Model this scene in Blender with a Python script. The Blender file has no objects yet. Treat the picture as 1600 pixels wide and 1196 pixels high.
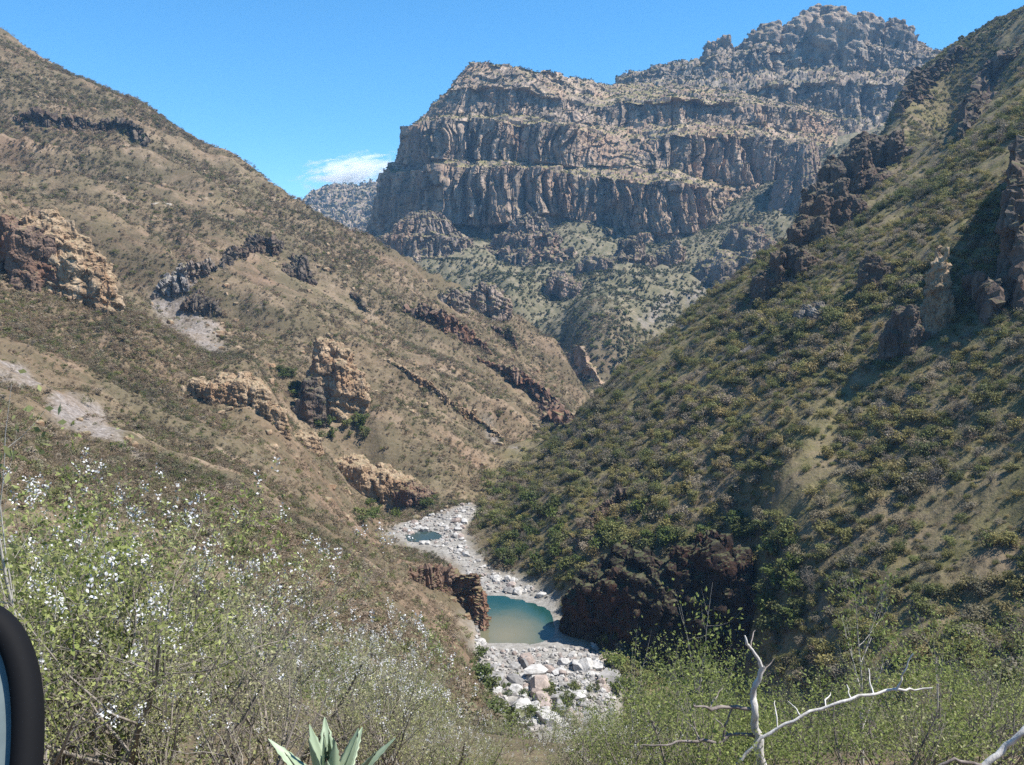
import bpy, math, random
import numpy as np
from mathutils import Vector

rad = math.radians
sc = bpy.context.scene
COL = sc.collection
RNG = np.random.default_rng(7)
random.seed(7)

# ------------------------------------------------------------------ camera, sky, sun, exposure
IW, IH, FPX = 1600.0, 1196.0, 1385.0          # photograph size, focal length in its pixels (60 degrees wide)
PITCH = math.atan((598.0 - 430.0) / FPX)      # horizon at row 430
cam_d = bpy.data.cameras.new("camera")
cam = bpy.data.objects.new("camera", cam_d)
COL.objects.link(cam)
cam_d.sensor_width = 36.0
cam_d.lens = 36.0 * FPX / IW
cam_d.clip_start = 0.05
cam_d.clip_end = 60000.0
cam.location = (0, 0, 0)
cam.rotation_euler = (math.pi / 2 - PITCH, 0, 0)
sc.camera = cam

SUN_EL, SUN_AZ = 59.0, 94.0                  # azimuth clockwise from +Y (the view direction)
world = bpy.data.worlds.new("World")
sc.world = world
world.use_nodes = True
wn, wl = world.node_tree.nodes, world.node_tree.links
wn.clear()
w_out = wn.new("ShaderNodeOutputWorld")
w_bg = wn.new("ShaderNodeBackground")
w_sky = wn.new("ShaderNodeTexSky")
w_sky.sky_type = 'NISHITA'
w_sky.sun_disc = False
w_sky.sun_elevation = rad(SUN_EL)
w_sky.sun_rotation = rad(SUN_AZ)
w_sky.altitude = 900.0
w_sky.air_density = 0.9
w_sky.dust_density = 0.0
w_sky.ozone_density = 9.0
w_bg.inputs["Strength"].default_value = 0.115
w_hs = wn.new("ShaderNodeHueSaturation")
w_hs.inputs["Saturation"].default_value = 1.14
w_hs.inputs["Hue"].default_value = 0.488
wl.new(w_sky.outputs[0], w_hs.inputs["Color"])
wl.new(w_hs.outputs[0], w_bg.inputs[0])
wl.new(w_bg.outputs[0], w_out.inputs[0])

sun_d = bpy.data.lights.new("sun", 'SUN')
sun_d.energy = 5.0
sun_d.angle = rad(0.5)
sun_d.color = (1.0, 0.955, 0.89)
sun = bpy.data.objects.new("sun", sun_d)
COL.objects.link(sun)
_sv = Vector((math.sin(rad(SUN_AZ)) * math.cos(rad(SUN_EL)), math.cos(rad(SUN_AZ)) * math.cos(rad(SUN_EL)), math.sin(rad(SUN_EL))))
sun.rotation_euler = _sv.to_track_quat('Z', 'Y').to_euler()
sun.location = _sv * 300

sc.view_settings.view_transform = 'Standard'
sc.view_settings.look = 'None'
sc.view_settings.exposure = 0.9
sc.view_settings.gamma = 1.0
sc.view_settings.use_curve_mapping = False
sc.render.engine = 'CYCLES'
sc.cycles.max_bounces = 8
sc.cycles.diffuse_bounces = 2
sc.cycles.glossy_bounces = 2
sc.cycles.transmission_bounces = 3
sc.cycles.volume_bounces = 6
sc.cycles.transparent_max_bounces = 6
sc.cycles.use_denoising = False
sc.cycles.denoiser = 'OPENIMAGEDENOISE'
sc.cycles.denoising_input_passes = 'RGB_ALBEDO_NORMAL'
sc.cycles.denoising_prefilter = 'ACCURATE'

# ------------------------------------------------------------------ pixel -> direction
CP, SP = math.cos(PITCH), math.sin(PITCH)
def slope(px, py):
    cx = (np.asarray(px, float) - 800.0) / FPX
    cy = (598.0 - np.asarray(py, float)) / FPX
    dy = CP + cy * SP
    return cx / dy, (-SP + cy * CP) / dy
def P(px, py, Y):
    a, b = slope(px, py)
    return np.array([a * Y, Y, b * Y])
def PZ(px, py, z):
    a, b = slope(px, py)
    return np.array([a * z / b, z / b, z])
def to_px(p):
    p = np.atleast_2d(p)
    d = p[:, 1] * CP - p[:, 2] * SP
    u = p[:, 1] * SP + p[:, 2] * CP
    return 800 + FPX * p[:, 0] / d, 598 - FPX * u / d

# ------------------------------------------------------------------ numpy noise
def _hash(ix, iy, iz, seed):
    h = (ix.astype(np.int64) * 374761393 + iy.astype(np.int64) * 668265263 + iz.astype(np.int64) * 2147483647 + seed * 1274126177) & 0xffffffff
    h = ((h ^ (h >> 13)) * 1274126177) & 0xffffffff
    h = ((h ^ (h >> 16)) * 2246822519) & 0xffffffff
    return (h ^ (h >> 15)) & 0xffffffff
def vnoise(p, seed=0):
    """smooth value noise in -1..1, p (N,3)"""
    i = np.floor(p).astype(np.int64)
    f = p - i
    f = f * f * f * (f * (f * 6 - 15) + 10)
    r = 0
    for dx in (0, 1):
        wx = f[:, 0] if dx else 1 - f[:, 0]
        for dy in (0, 1):
            wy = f[:, 1] if dy else 1 - f[:, 1]
            for dz in (0, 1):
                wz = f[:, 2] if dz else 1 - f[:, 2]
                r = r + wx * wy * wz * (_hash(i[:, 0] + dx, i[:, 1] + dy, i[:, 2] + dz, seed) / 2147483648.0 - 1.0)
    return r
def fbm(p, octv=4, seed=0, gain=0.5, lac=2.03):
    a, r, s = 1.0, 0, 0
    for k in range(octv):
        r = r + a * vnoise(p * lac ** k + 17.3 * k, seed + k * 11)
        s += a
        a *= gain
    return r / s
def cellrand(p, seed=0, jit=0.9):
    """random value of the nearest jittered cell (blocks), and distance gap to the next one (joints)"""
    i = np.floor(p).astype(np.int64)
    best = np.full(len(p), 1e9); sec = np.full(len(p), 1e9); val = np.zeros(len(p))
    for dx in (-1, 0, 1):
        for dy in (-1, 0, 1):
            for dz in (-1, 0, 1):
                a, b, c = i[:, 0] + dx, i[:, 1] + dy, i[:, 2] + dz
                h = _hash(a, b, c, seed)
                cx = a + 0.5 + jit * ((h & 1023) / 1023.0 - 0.5)
                cy = b + 0.5 + jit * (((h >> 10) & 1023) / 1023.0 - 0.5)
                cz = c + 0.5 + jit * (((h >> 20) & 1023) / 1023.0 - 0.5)
                d = (p[:, 0] - cx) ** 2 + (p[:, 1] - cy) ** 2 + (p[:, 2] - cz) ** 2
                m = d < best
                sec = np.where(m, best, np.minimum(sec, d))
                val = np.where(m, ((h * 2654435761) & 0xffff) / 65535.0, val)
                best = np.where(m, d, best)
    return val * 2 - 1, np.sqrt(sec) - np.sqrt(best)
def sstep(a, b, x):
    t = np.clip((x - a) / (b - a), 0, 1)
    return t * t * (3 - 2 * t)

# ------------------------------------------------------------------ mesh helpers
def mesh_np(name, V, Q, smooth=False, attrs=None):
    """Q: (n,4) or (n,3) int array"""
    me = bpy.data.meshes.new(name)
    V = np.ascontiguousarray(V, dtype=np.float32); Q = np.ascontiguousarray(Q, dtype=np.int32)
    n, k = Q.shape
    me.vertices.add(len(V)); me.vertices.foreach_set("co", V.ravel())
    me.loops.add(n * k); me.loops.foreach_set("vertex_index", Q.ravel())
    me.polygons.add(n)
    me.polygons.foreach_set("loop_start", np.arange(0, n * k, k, dtype=np.int32))
    me.polygons.foreach_set("use_smooth", np.full(n, smooth))
    for an, av in (attrs or {}).items():
        at = me.attributes.new(an, 'FLOAT', 'POINT')
        at.data.foreach_set("value", np.ascontiguousarray(av, dtype=np.float32))
    me.update(calc_edges=True)
    return me
def add(name, me, mat=None, parent=None, label=None, cat=None, group=None, kind=None, loc=None, rot=None, scale=None):
    o = bpy.data.objects.new(name, me)
    COL.objects.link(o)
    if mat is not None and me is not None:
        me.materials.clear()
        for m in (mat if isinstance(mat, (list, tuple)) else [mat]):
            me.materials.append(m)
    if parent is not None: o.parent = parent
    if label: o["label"] = label
    if cat: o["category"] = cat
    if group: o["group"] = group
    if kind: o["kind"] = kind
    if loc is not None: o.location = [float(v) for v in loc]
    if rot is not None: o.rotation_euler = [float(v) for v in rot]
    if scale is not None: o.scale = [float(v) for v in (scale if np.ndim(scale) else (scale,) * 3)]
    return o
def grid_faces(nr, nc, wrap=False):
    r = np.arange(nr - 1)[:, None]
    c = np.arange(nc if wrap else nc - 1)[None, :]
    c2 = (c + 1) % nc
    return np.stack([r * nc + c, r * nc + c2, (r + 1) * nc + c2, (r + 1) * nc + c], -1).reshape(-1, 4)
def vert_normals(V, Q):
    a, b, c = V[Q[:, 0]], V[Q[:, 1]], V[Q[:, 2]]
    n = np.cross(b - a, c - a)
    if Q.shape[1] == 4:
        n = n + np.cross(c - a, V[Q[:, 3]] - a)
    N = np.zeros_like(V)
    for k in range(Q.shape[1]):
        np.add.at(N, Q[:, k], n)
    return N / np.maximum(np.linalg.norm(N, axis=1), 1e-9)[:, None]

# ------------------------------------------------------------------ materials
class NT:
    def __init__(s, name):
        s.m = bpy.data.materials.new(name); s.m.use_nodes = True
        s.n, s.l = s.m.node_tree.nodes, s.m.node_tree.links
        s.n.clear()
        s.out = s.n.new("ShaderNodeOutputMaterial")
    def new(s, t, **k):
        x = s.n.new(t)
        for a, b in k.items(): setattr(x, a, b)
        return x
    def put(s, sock, v):
        if isinstance(v, bpy.types.NodeSocket): s.l.new(v, sock)
        elif isinstance(v, tuple) and len(v) == 3 and sock.type == 'RGBA': sock.default_value = (*v, 1)
        else: sock.default_value = v
    def pos(s):
        return s.new("ShaderNodeNewGeometry").outputs["Position"]
    def objc(s):
        return s.new("ShaderNodeTexCoord").outputs["Object"]
    def mapv(s, v, scale=(1, 1, 1), loc=(0, 0, 0)):
        x = s.new("ShaderNodeMapping"); s.l.new(v, x.inputs[0])
        x.inputs["Scale"].default_value = scale; x.inputs["Location"].default_value = loc
        return x.outputs[0]
    def noise(s, v, scale, detail=4, rough=0.55, dist=0.0):
        x = s.new("ShaderNodeTexNoise"); s.l.new(v, x.inputs["Vector"])
        x.inputs["Scale"].default_value = scale; x.inputs["Detail"].default_value = detail
        x.inputs["Roughness"].default_value = rough; x.inputs["Distortion"].default_value = dist
        return x.outputs[0]
    def vor(s, v, scale, feature='F1', out=0):
        x = s.new("ShaderNodeTexVoronoi", feature=feature); s.l.new(v, x.inputs["Vector"])
        x.inputs["Scale"].default_value = scale
        return x.outputs[out]
    def ramp(s, f, stops, interp='LINEAR'):
        x = s.new("ShaderNodeValToRGB"); s.l.new(f, x.inputs[0])
        e = x.color_ramp; e.interpolation = interp
        while len(e.elements) < len(stops): e.elements.new(0.5)
        for el, (p, c) in zip(e.elements, stops):
            el.position = p
            el.color = (c, c, c, 1) if np.isscalar(c) else (*c, 1)
        return x.outputs[0]
    def mix(s, f, a, b, mode='MIX'):
        x = s.new("ShaderNodeMix", data_type='RGBA', blend_type=mode)
        s.put(x.inputs[0], f); s.put(x.inputs[6], a); s.put(x.inputs[7], b)
        return x.outputs[2]
    def math(s, op, a, b=0.0, clamp=False):
        x = s.new("ShaderNodeMath", operation=op, use_clamp=clamp)
        s.put(x.inputs[0], a); s.put(x.inputs[1], b)
        return x.outputs[0]
    def attr(s, name):
        return s.new("ShaderNodeAttribute", attribute_name=name).outputs["Fac"]
    def bump(s, h, strength=0.5, dist=1.0):
        x = s.new("ShaderNodeBump"); s.l.new(h, x.inputs["Height"])
        x.inputs["Strength"].default_value = strength; x.inputs["Distance"].default_value = dist
        return x.outputs[0]
    def nz(s):
        g = s.new("ShaderNodeNewGeometry"); x = s.new("ShaderNodeSeparateXYZ"); s.l.new(g.outputs["True Normal"], x.inputs[0])
        return x.outputs["Z"]
    def bsdf(s, col, rough=0.9, spec=0.15, normal=None, metal=0.0):
        b = s.new("ShaderNodeBsdfPrincipled")
        s.put(b.inputs["Base Color"], col); s.put(b.inputs["Roughness"], rough)
        b.inputs["Specular IOR Level"].default_value = spec; b.inputs["Metallic"].default_value = metal
        if normal is not None: s.l.new(normal, b.inputs["Normal"])
        s.l.new(b.outputs[0], s.out.inputs[0])
        return s.m

def mat_rock(name, dark, mid, light, scale, world=True, ledge=None, streak=0.25, bump=0.6, bdist=1.0, warm=None, thr=(0.86, 1.06)):
    """fractured rock: vertical streaks, blocks, warm stains; 'ledge' colours faces that lie flat"""
    t = NT(name)
    v = t.pos() if world else t.objc()
    vs = t.mapv(v, (1, 1, streak))
    n1 = t.noise(vs, scale, 6, 0.65, 0.4)
    n2 = t.noise(v, scale * 0.23, 4, 0.6)
    n3 = t.noise(vs, scale * 4.2, 5, 0.7)
    col = t.ramp(n1, [(0.30, dark), (0.48, mid), (0.68, light)])
    if warm is not None:
        col = t.mix(t.ramp(n2, [(0.46, 0.0), (0.62, 0.85)]), col, warm)
    col = t.mix(0.75, col, t.ramp(n3, [(0.25, 0.35), (0.5, 0.85), (0.75, 1.25)]), 'MULTIPLY')
    if ledge is not None:
        f = t.ramp(t.math('ADD', t.nz(), t.math('MULTIPLY', t.noise(v, scale * 1.5, 4), 0.3)), [(thr[0], 0.0), (thr[1], 1.0)])
        lc = t.ramp(t.noise(v, scale * 1.1, 5, 0.7), [(0.3, ledge[0]), (0.52, ledge[1]), (0.7, ledge[2])])
        col = t.mix(f, col, lc)
    h = t.math('ADD', t.math('MULTIPLY', n3, 0.7), n1)
    return t.bsdf(col, 0.92, 0.12, t.bump(h, bump, bdist))

def mat_leaf(name, cols, trans=0.3, rough=0.6, var=0.35, spec=0.15, gain=1.0):
    """leaf: colour picked per plant, varied leaf by leaf; some light comes through"""
    t = NT(name)
    rnd = t.new("ShaderNodeObjectInfo").outputs["Random"]
    cols = [tuple(gain * q for q in c) for c in cols]
    stops = [(i / max(1, len(cols)), c) for i, c in enumerate(cols)]
    base = t.ramp(rnd, stops, 'CONSTANT' if len(cols) > 2 else 'LINEAR')
    isl = t.new("ShaderNodeNewGeometry").outputs["Random Per Island"]
    k = t.ramp(isl, [(0.0, 1 - var), (0.6, 1.0), (1.0, 1 + var)])
    loc = t.new("ShaderNodeObjectInfo").outputs["Location"]
    patch = t.ramp(t.noise(loc, 0.022, 3, 0.6), [(0.30, (0.60, 0.66, 0.66)), (0.48, (0.98, 0.98, 0.98)), (0.68, (1.25, 1.18, 1.2))])
    col = t.mix(1.0, t.mix(1.0, base, patch, 'MULTIPLY'), k, 'MULTIPLY')
    b = t.new("ShaderNodeBsdfPrincipled")
    t.put(b.inputs["Base Color"], col); b.inputs["Roughness"].default_value = rough
    b.inputs["Specular IOR Level"].default_value = spec
    tr = t.new("ShaderNodeBsdfTranslucent"); t.put(tr.inputs[0], col)
    mx = t.new("ShaderNodeMixShader"); mx.inputs[0].default_value = trans
    t.l.new(b.outputs[0], mx.inputs[1]); t.l.new(tr.outputs[0], mx.inputs[2])
    t.l.new(mx.outputs[0], t.out.inputs[0])
    return t.m

def mat_bark(name, a, b, scale=14.0):
    t = NT(name)
    n = t.noise(t.mapv(t.objc(), (1, 1, 0.3)), scale, 5, 0.7)
    return t.bsdf(t.ramp(n, [(0.3, a), (0.7, b)]), 0.9, 0.1, t.bump(n, 0.5, 0.02))
# ------------------------------------------------------------------ the canyon ground: one sheet through surveyed points
OFF = 25.0                                     # grid rows widen away from a pivot 25 m behind the viewpoint
ZR_Y = [-40, 100, 150, 259, 360, 480, 600, 735, 850, 1000]
ZR_Z = [-106, -103, -101, -100, -98.5, -97, -95.5, -93.5, -91, -80]
XF_Y = [60, 100, 130, 155, 205, 240, 262, 300, 345, 380, 470, 600, 735, 900]
XF_X = [95, 60, 42, 32, 26, 16, 10, -6, -14, -14, 2, 36, 74, 120]      # foot of the slope across the river
def zriver(Y): return np.interp(Y, ZR_Y, ZR_Z)
def xfoot(Y): return np.interp(Y, XF_Y, XF_X)
ctl = []
def C(px, py, Y): ctl.append(P(px, py, Y))
def CW(x, y, z): ctl.append(np.array([x, y, z], float))
def CR(px, py, s=0.72, back=None):
    """point of the far-bank slope: where the ray meets a face of gradient s rising from the foot line"""
    a, b = slope(px, py)
    Y = 300.0
    for _ in range(60):
        Y = 0.5 * Y + 0.5 * (-zriver(Y) + s * xfoot(Y)) / (s * a - b)
    Y = min(Y, 640 + max(0.0, 460 - py) * 0.6)
    C(px, py, Y)
    if back:                                   # the far side falls away behind the crest
        p = ctl[-1]
        CW(p[0] + back[0], p[1] + back[1], p[2] + back[2])
    return Y
# around the viewpoint: road shelf, then the bank below it
for x in (-14, -6, 0, 6, 14):
    CW(x, -18, -1.2); CW(x, -6, -1.4); CW(x, 0.8, -1.5)
    CW(x, 4, -3.3)
for x in (-3, 3):
    CW(x, -22, -1.0)
# near bank, column by column
for px, col in {
    -350: [(1196, 9), (1000, 30), (850, 60), (700, 100), (500, 190), (300, 320)],
    -150: [(1196, 11), (1000, 36), (850, 75), (700, 130), (500, 235), (350, 345), (240, 430)],
    0: [(1196, 12), (1090, 26), (1000, 44), (850, 90), (700, 160), (600, 220), (450, 315), (345, 372)],
    150: [(1196, 13), (1090, 30), (1000, 50), (850, 105), (700, 195), (600, 265), (520, 320), (455, 362)],
    300: [(1196, 14), (1100, 32), (1000, 58), (900, 95), (800, 155), (700, 238), (620, 300), (562, 345)],
    450: [(1196, 14), (1100, 36), (1000, 75), (900, 130), (800, 215), (720, 285), (655, 343)],
    560: [(1196, 14), (1100, 48), (1000, 105), (920, 175), (850, 250), (785, 335)],
    650: [(1196, 15), (1120, 45), (1040, 105), (980, 165), (920, 225), (870, 285)],
    720: [(1196, 15), (1130, 50), (1060, 125), (1010, 190), (960, 246)],
    800: [(1200, 16), (1170, 45)], 900: [(1205, 16), (1185, 40)], 1000: [(1205, 15), (1190, 34)],
    1150: [(1205, 14), (1200, 30)], 1300: [(1205, 13), (1205, 28)], 1450: [(1205, 12), (1210, 26)], 1600: [(1205, 12), (1215, 26)], 1800: [(1205, 12), (1225, 26)],
}.items():
    for py, Y in col: C(px, py, Y)
# lower bank, hidden under the near shrubs
for x, y, z in ((18, 70, -58), (22, 100, -84), (10, 110, -86), (25, 50, -40), (45, 60, -58), (60, 45, -50), (50, 30, -32), (6, 130, -93), (20, 130, -99), (10, 160, -98.5), (75, 80, -98), (120, 55, -100), (150, 70, -104)):
    CW(x, y, z)
# spur of the near bank: its rocky edge and the gully behind
for px, py, Y in ((165, 452, 366), (250, 520, 356), (300, 556, 350), (400, 575, 346), (440, 640, 346), (500, 690, 346), (560, 768, 346), (612, 800, 352)):
    C(px, py, Y)
    p = P(px, py, Y)
    CW(p[0] - 6, p[1] + 26, p[2] - 14)
# river bed
for px, py, z in ((620, 832, -98.2), (655, 818, -98.3), (700, 803, -98), (735, 792, -97.8), (690, 850, -98.8), (735, 890, -99.2), (770, 916, -99.6), (830, 930, -100),
                  (760, 940, -100.5), (860, 950, -100.5), (865, 1000, -100.5), (762, 1005, -100.5), (780, 1040, -99.6), (860, 1025, -99.8), (930, 1030, -99.8), (800, 1090, -99.5), (900, 1100, -100), (940, 1080, -100)):
    ctl.append(PZ(px, py, z))
for Y in (400, 470, 540, 600, 670):
    CW(xfoot(Y) - 8, Y, zriver(Y))
# hillside beyond the spur, up to its skyline
for px, py, Y in ((-150, 120, 700), (0, 175, 700), (0, 300, 560), (120, 400, 470), (120, 300, 585), (120, 220, 690), (250, 320, 610), (250, 450, 500), (300, 230, 770), (320, 535, 440), (400, 440, 550), (400, 350, 660),
                  (430, 560, 445), (520, 640, 425), (560, 480, 590), (600, 560, 540), (600, 700, 405), (640, 770, 392), (700, 620, 510), (720, 540, 610), (700, 720, 410), (800, 650, 540), (800, 570, 640), (800, 715, 450), (860, 640, 600), (880, 600, 690)):
    C(px, py, Y)
for px, py, Y in ((-250, -90, 840), (-120, -25, 850), (0, 52, 850), (60, 92, 850), (130, 142, 845), (240, 192, 830), (300, 232, 815), (380, 272, 790), (450, 326, 760), (500, 352, 745), (570, 388, 740), (640, 424, 742), (750, 478, 760), (830, 524, 770), (880, 562, 770), (905, 604, 765)):
    C(px, py, Y)
    p = ctl[-1]
    CW(p[0] - 25, p[1] + 70, p[2] - 30); CW(p[0] - 50, p[1] + 170, p[2] - 90 - 0.12 * abs(p[2]))
# slope across the river
for px, py in ((1750, 1050), (1750, 800), (1750, 500), (1600, 1000), (1600, 800), (1600, 600), (1600, 400), (1600, 200), (1450, 950), (1450, 700), (1450, 500), (1450, 330), (1300, 900), (1300, 700), (1300, 530), (1300, 420), (1200, 800), (1150, 680), (1150, 560),
               (1050, 790), (1000, 700), (1050, 620), (900, 740), (930, 680), (850, 800), (800, 800), (950, 800), (1480, 200), (1400, 300)):
    CR(px, py)
for px, py in ((1800, -120), (1600, 22), (1545, 36), (1490, 72), (1430, 115), (1398, 160), (1380, 215), (1330, 245), (1290, 305), (1250, 358), (1222, 405), (1190, 437), (1100, 503), (1000, 573)):
    CR(px, py, back=(25, 80, -45))
    p = ctl[-2]
    CW(p[0] + 40, p[1] + 190, p[2] - 120 - 0.1 * abs(p[2]))
# rounded nose above the undercut cliff by the pool
for px, py, Y in ((900, 880, 268), (930, 852, 270), (1000, 858, 258), (1070, 850, 252), (1140, 838, 246), (1180, 880, 226)):
    C(px, py, Y)
for px, py, Y in ((885, 1000, 240), (940, 1008, 236), (1050, 1010, 230), (1150, 1010, 224)):
    C(px, py, Y)
# head of the valley and the skirt below the mesa
for px, py, Y in ((940, 592, 830), (960, 580, 850), (1000, 540, 905), (1080, 470, 1020), (900, 525, 930), (870, 470, 1050), (800, 470, 1010), (700, 442, 1100), (800, 430, 1150), (1150, 410, 1180), (1250, 330, 1300),
                  (1000, 405, 1250), (1100, 372, 1290), (900, 352, 1340), (620, 435, 1150), (760, 370, 1330), (1200, 300, 1400), (1300, 250, 1450), (1400, 200, 1520), (590, 385, 1480), (660, 360, 1370), (480, 395, 1450), (350, 400, 1500), (1500, 170, 1560)):
    C(px, py, Y)
for x, z in ((-900, -60), (-500, -20), (-200, 60), (100, 100), (350, 170), (700, 260)):
    CW(x, 1650, z)
ctl = np.array(ctl)

def _tx(x, y):
    return np.stack([2.2 * x / (y + OFF), np.log(y + OFF)], -1)
def _k(r2): return np.where(r2 > 0, 0.5 * r2 * np.log(np.maximum(r2, 1e-12)), 0)
_cp = _tx(ctl[:, 0], ctl[:, 1])
_cv = ctl[:, 2] / (ctl[:, 1] + OFF)
_n = len(ctl)
_K = _k(((_cp[:, None] - _cp[None]) ** 2).sum(-1)) + np.eye(_n) * 2e-4
_A = np.zeros((_n + 3, _n + 3)); _A[:_n, :_n] = _K
_A[:_n, _n] = 1; _A[:_n, _n + 1:] = _cp; _A[_n:, :_n] = _A[:_n, _n:].T
_w = np.linalg.solve(_A, np.concatenate([_cv, np.zeros(3)]))
def ground_smooth(x, y):
    q = _tx(x, y)
    r = _w[_n] + q @ _w[_n + 1:]
    for i in range(0, _n, 24):
        r = r + _k(((q[:, None] - _cp[None, i:i + 24]) ** 2).sum(-1)) @ _w[i:min(i + 24, _n)]
    return r * (y + OFF)

def poly_dist(x, y, poly):
    """signed distance to polygon, negative inside"""
    x, y = np.asarray(x, float), np.asarray(y, float)
    ins = np.zeros(x.shape, bool); d = np.full(x.shape, 1e18)
    n = len(poly)
    for i in range(n):
        (x0, y0), (x1, y1) = poly[i][:2], poly[(i + 1) % n][:2]
        c = ((y0 > y) != (y1 > y)) & (x < (x1 - x0) * (y - y0) / (y1 - y0 + 1e-12) + x0)
        ins ^= c
        t = np.clip(((x - x0) * (x1 - x0) + (y - y0) * (y1 - y0)) / ((x1 - x0) ** 2 + (y1 - y0) ** 2 + 1e-12), 0, 1)
        d = np.minimum(d, np.hypot(x - x0 - t * (x1 - x0), y - y0 - t * (y1 - y0)))
    return np.where(ins, -d, d)
BED = [PZ(*q)[:2] for q in ((612, 832, -98), (640, 814, -98), (690, 800, -98), (736, 786, -97.5), (742, 800, -98), (724, 828, -98.5), (732, 860, -99), (766, 896, -99.5), (826, 920, -100), (864, 942, -100),
                            (872, 985, -100), (890, 1000, -100), (945, 1015, -100), (962, 1070, -100), (950, 1120, -100), (925, 1180, -101), (810, 1170, -101), (755, 1080, -100), (745, 1000, -100), (742, 930, -100), (718, 890, -99.5), (685, 862, -99), (645, 850, -98.5))]
POOL = [PZ(*q, -100.0)[:2] for q in ((742, 928), (790, 932), (860, 953), (867, 975), (864, 996), (830, 1006), (795, 1002), (742, 1006))]
POOL2 = [PZ(*q, -98.6)[:2] for q in ((634, 834), (656, 829), (684, 831), (690, 838), (664, 845), (638, 843))]

NR, NC = 580, 760
_yy = (OFF - 21.0) * np.exp(np.linspace(0, math.log((1660 + OFF) / (OFF - 21.0)), NR)) - OFF
_tt = np.linspace(-0.86, 0.86, NC)
GY = np.repeat(_yy[:, None], NC, 1)
GX = _tt[None, :] * (GY + OFF)
gx, gy = GX.ravel(), GY.ravel()
gz = ground_smooth(gx, gy)
d_bed = poly_dist(gx, gy, BED); d_pool = poly_dist(gx, gy, POOL); d_pool2 = poly_dist(gx, gy, POOL2)
edge_n = fbm(np.stack([gx, gy, 0 * gx], -1) / 9.0, 3, 5)
bed = 1 - sstep(-3, 7, d_bed + 4 * edge_n)
gz = gz * (1 - bed) + bed * np.minimum(gz, zriver(gy) + 0.7)
# relief: gullies running down the slopes, hummocks, ledges
far = sstep(15, 160, gy)
q = np.stack([gx, gy, gz], -1)
wob = fbm(q / 120.0, 3, 21) * 40
rid = 1 - np.abs(fbm(np.stack([(gy + wob) / 70.0, gx / 400.0, 0 * gx], -1), 4, 31))
rel = (rid - 0.78) * (44 - 30 * sstep(-15, 25, gx - xfoot(np.clip(gy, 60, 900))) * (gy < 1000)) * sstep(140, 500, gy) + fbm(q / 45.0, 4, 41) * 4.5 * far + fbm(q / 11.0, 4, 51) * 2.3 * far + fbm(q / 3.0, 3, 61) * 0.28 * sstep(6, 40, gy)
rel += sstep(300, 800, gy) * fbm(q / 25.0, 3, 71) * 3
gz = gz + rel * (1 - 0.97 * bed) * (1 - 0.6 * sstep(30, 5, np.abs(d_bed)))
gz += bed * (fbm(q / 4.0, 3, 81) * 0.5)
_pm = 1 - sstep(-3.0, 1.2, d_pool + 1.8 * edge_n)
gz = gz * (1 - _pm) + np.minimum(gz - 0.5, -101.8) * _pm
_rim = (d_pool < 11) * (1 - _pm)
gz = gz + np.maximum(0, -100.12 - gz) * _rim
_rim2 = (d_pool2 < 6) & (d_pool2 > 0)
gz = np.where(_rim2, np.maximum(gz, -98.7), gz)
gz -= 1.4 * (1 - sstep(-2.0, 1.2, d_pool2 + edge_n))
# the road shelf under the viewpoint stays level
shelf = 1 - sstep(1.2, 3.2, gy)
GZ = gz.reshape(NR, NC)
_right = sstep(-15, 15, gx - xfoot(np.clip(gy, 60, 900))) * (1 - sstep(800, 1000, gy - 0.22 * gx)) * sstep(60, 120, gy)
_far = sstep(780, 1000, gy)
ATT = {"bed": bed, "across": _right, "head": _far}

_ly0, _lyk = math.log(OFF - 21.0), (NR - 1) / math.log((1660 + OFF) / (OFF - 21.0))
def ground(x, y, arr=None):
    """height of the finished sheet at x, y"""
    A = GZ if arr is None else arr
    x = np.asarray(x, float); y = np.asarray(y, float)
    r = np.clip((np.log(np.maximum(y + OFF, 1e-3)) - _ly0) * _lyk, 0, NR - 1.001)
    c = np.clip((x / (y + OFF) + 0.86) / 1.72 * (NC - 1), 0, NC - 1.001)
    i, j = r.astype(int), c.astype(int); fr, fc = r - i, c - j
    return (A[i, j] * (1 - fr) + A[i + 1, j] * fr) * (1 - fc) + (A[i, j + 1] * (1 - fr) + A[i + 1, j + 1] * fr) * fc
_HY = np.exp(np.linspace(math.log(3.0 + OFF), math.log(1640 + OFF), 1500)) - OFF
def hit(px, py):
    """first ground point along the ray through a photo pixel, scalar; None if it misses"""
    a, b = slope(px, py)
    dz = b * _HY - ground(a * _HY, _HY)
    k = np.nonzero(dz < 0)[0]
    if len(k) == 0 or k[0] == 0: return None
    k = k[0]
    t = dz[k - 1] / (dz[k - 1] - dz[k])
    Y = _HY[k - 1] + t * (_HY[k] - _HY[k - 1])
    return np.array([a * Y, Y, float(ground(a * Y, Y))])
def hits(px, py):
    """vectorised hit; returns points and a validity mask"""
    a, b = slope(px, py)
    done = np.zeros(len(a), bool); Y = np.zeros(len(a)); prev = np.full(len(a), 1e9); py0 = np.zeros(len(a))
    for y in _HY:
        dz = b * y - ground(a * y, np.full(len(a), y))
        m = (~done) & (dz < 0)
        Y = np.where(m, y, Y); done |= m
    return np.stack([a * Y, Y, ground(a * Y, Y)], -1), done
def hidden_by(p, n=60):
    """metres by which the ground blocks the sight line to points p (negative: in the clear)"""
    worst = np.full(len(p), -1e9)
    for s in np.linspace(0.03, 0.97, n):
        x, y, z = p[:, 0] * s, p[:, 1] * s, p[:, 2] * s
        worst = np.maximum(worst, (ground(x, y) - z) / s)
    return worst
def grad(x, y, e=2.0):
    return np.stack([(ground(x + e, y) - ground(x - e, y)) / (2 * e), (ground(x, y + e) - ground(x, y - e)) / (2 * e)], -1)

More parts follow.
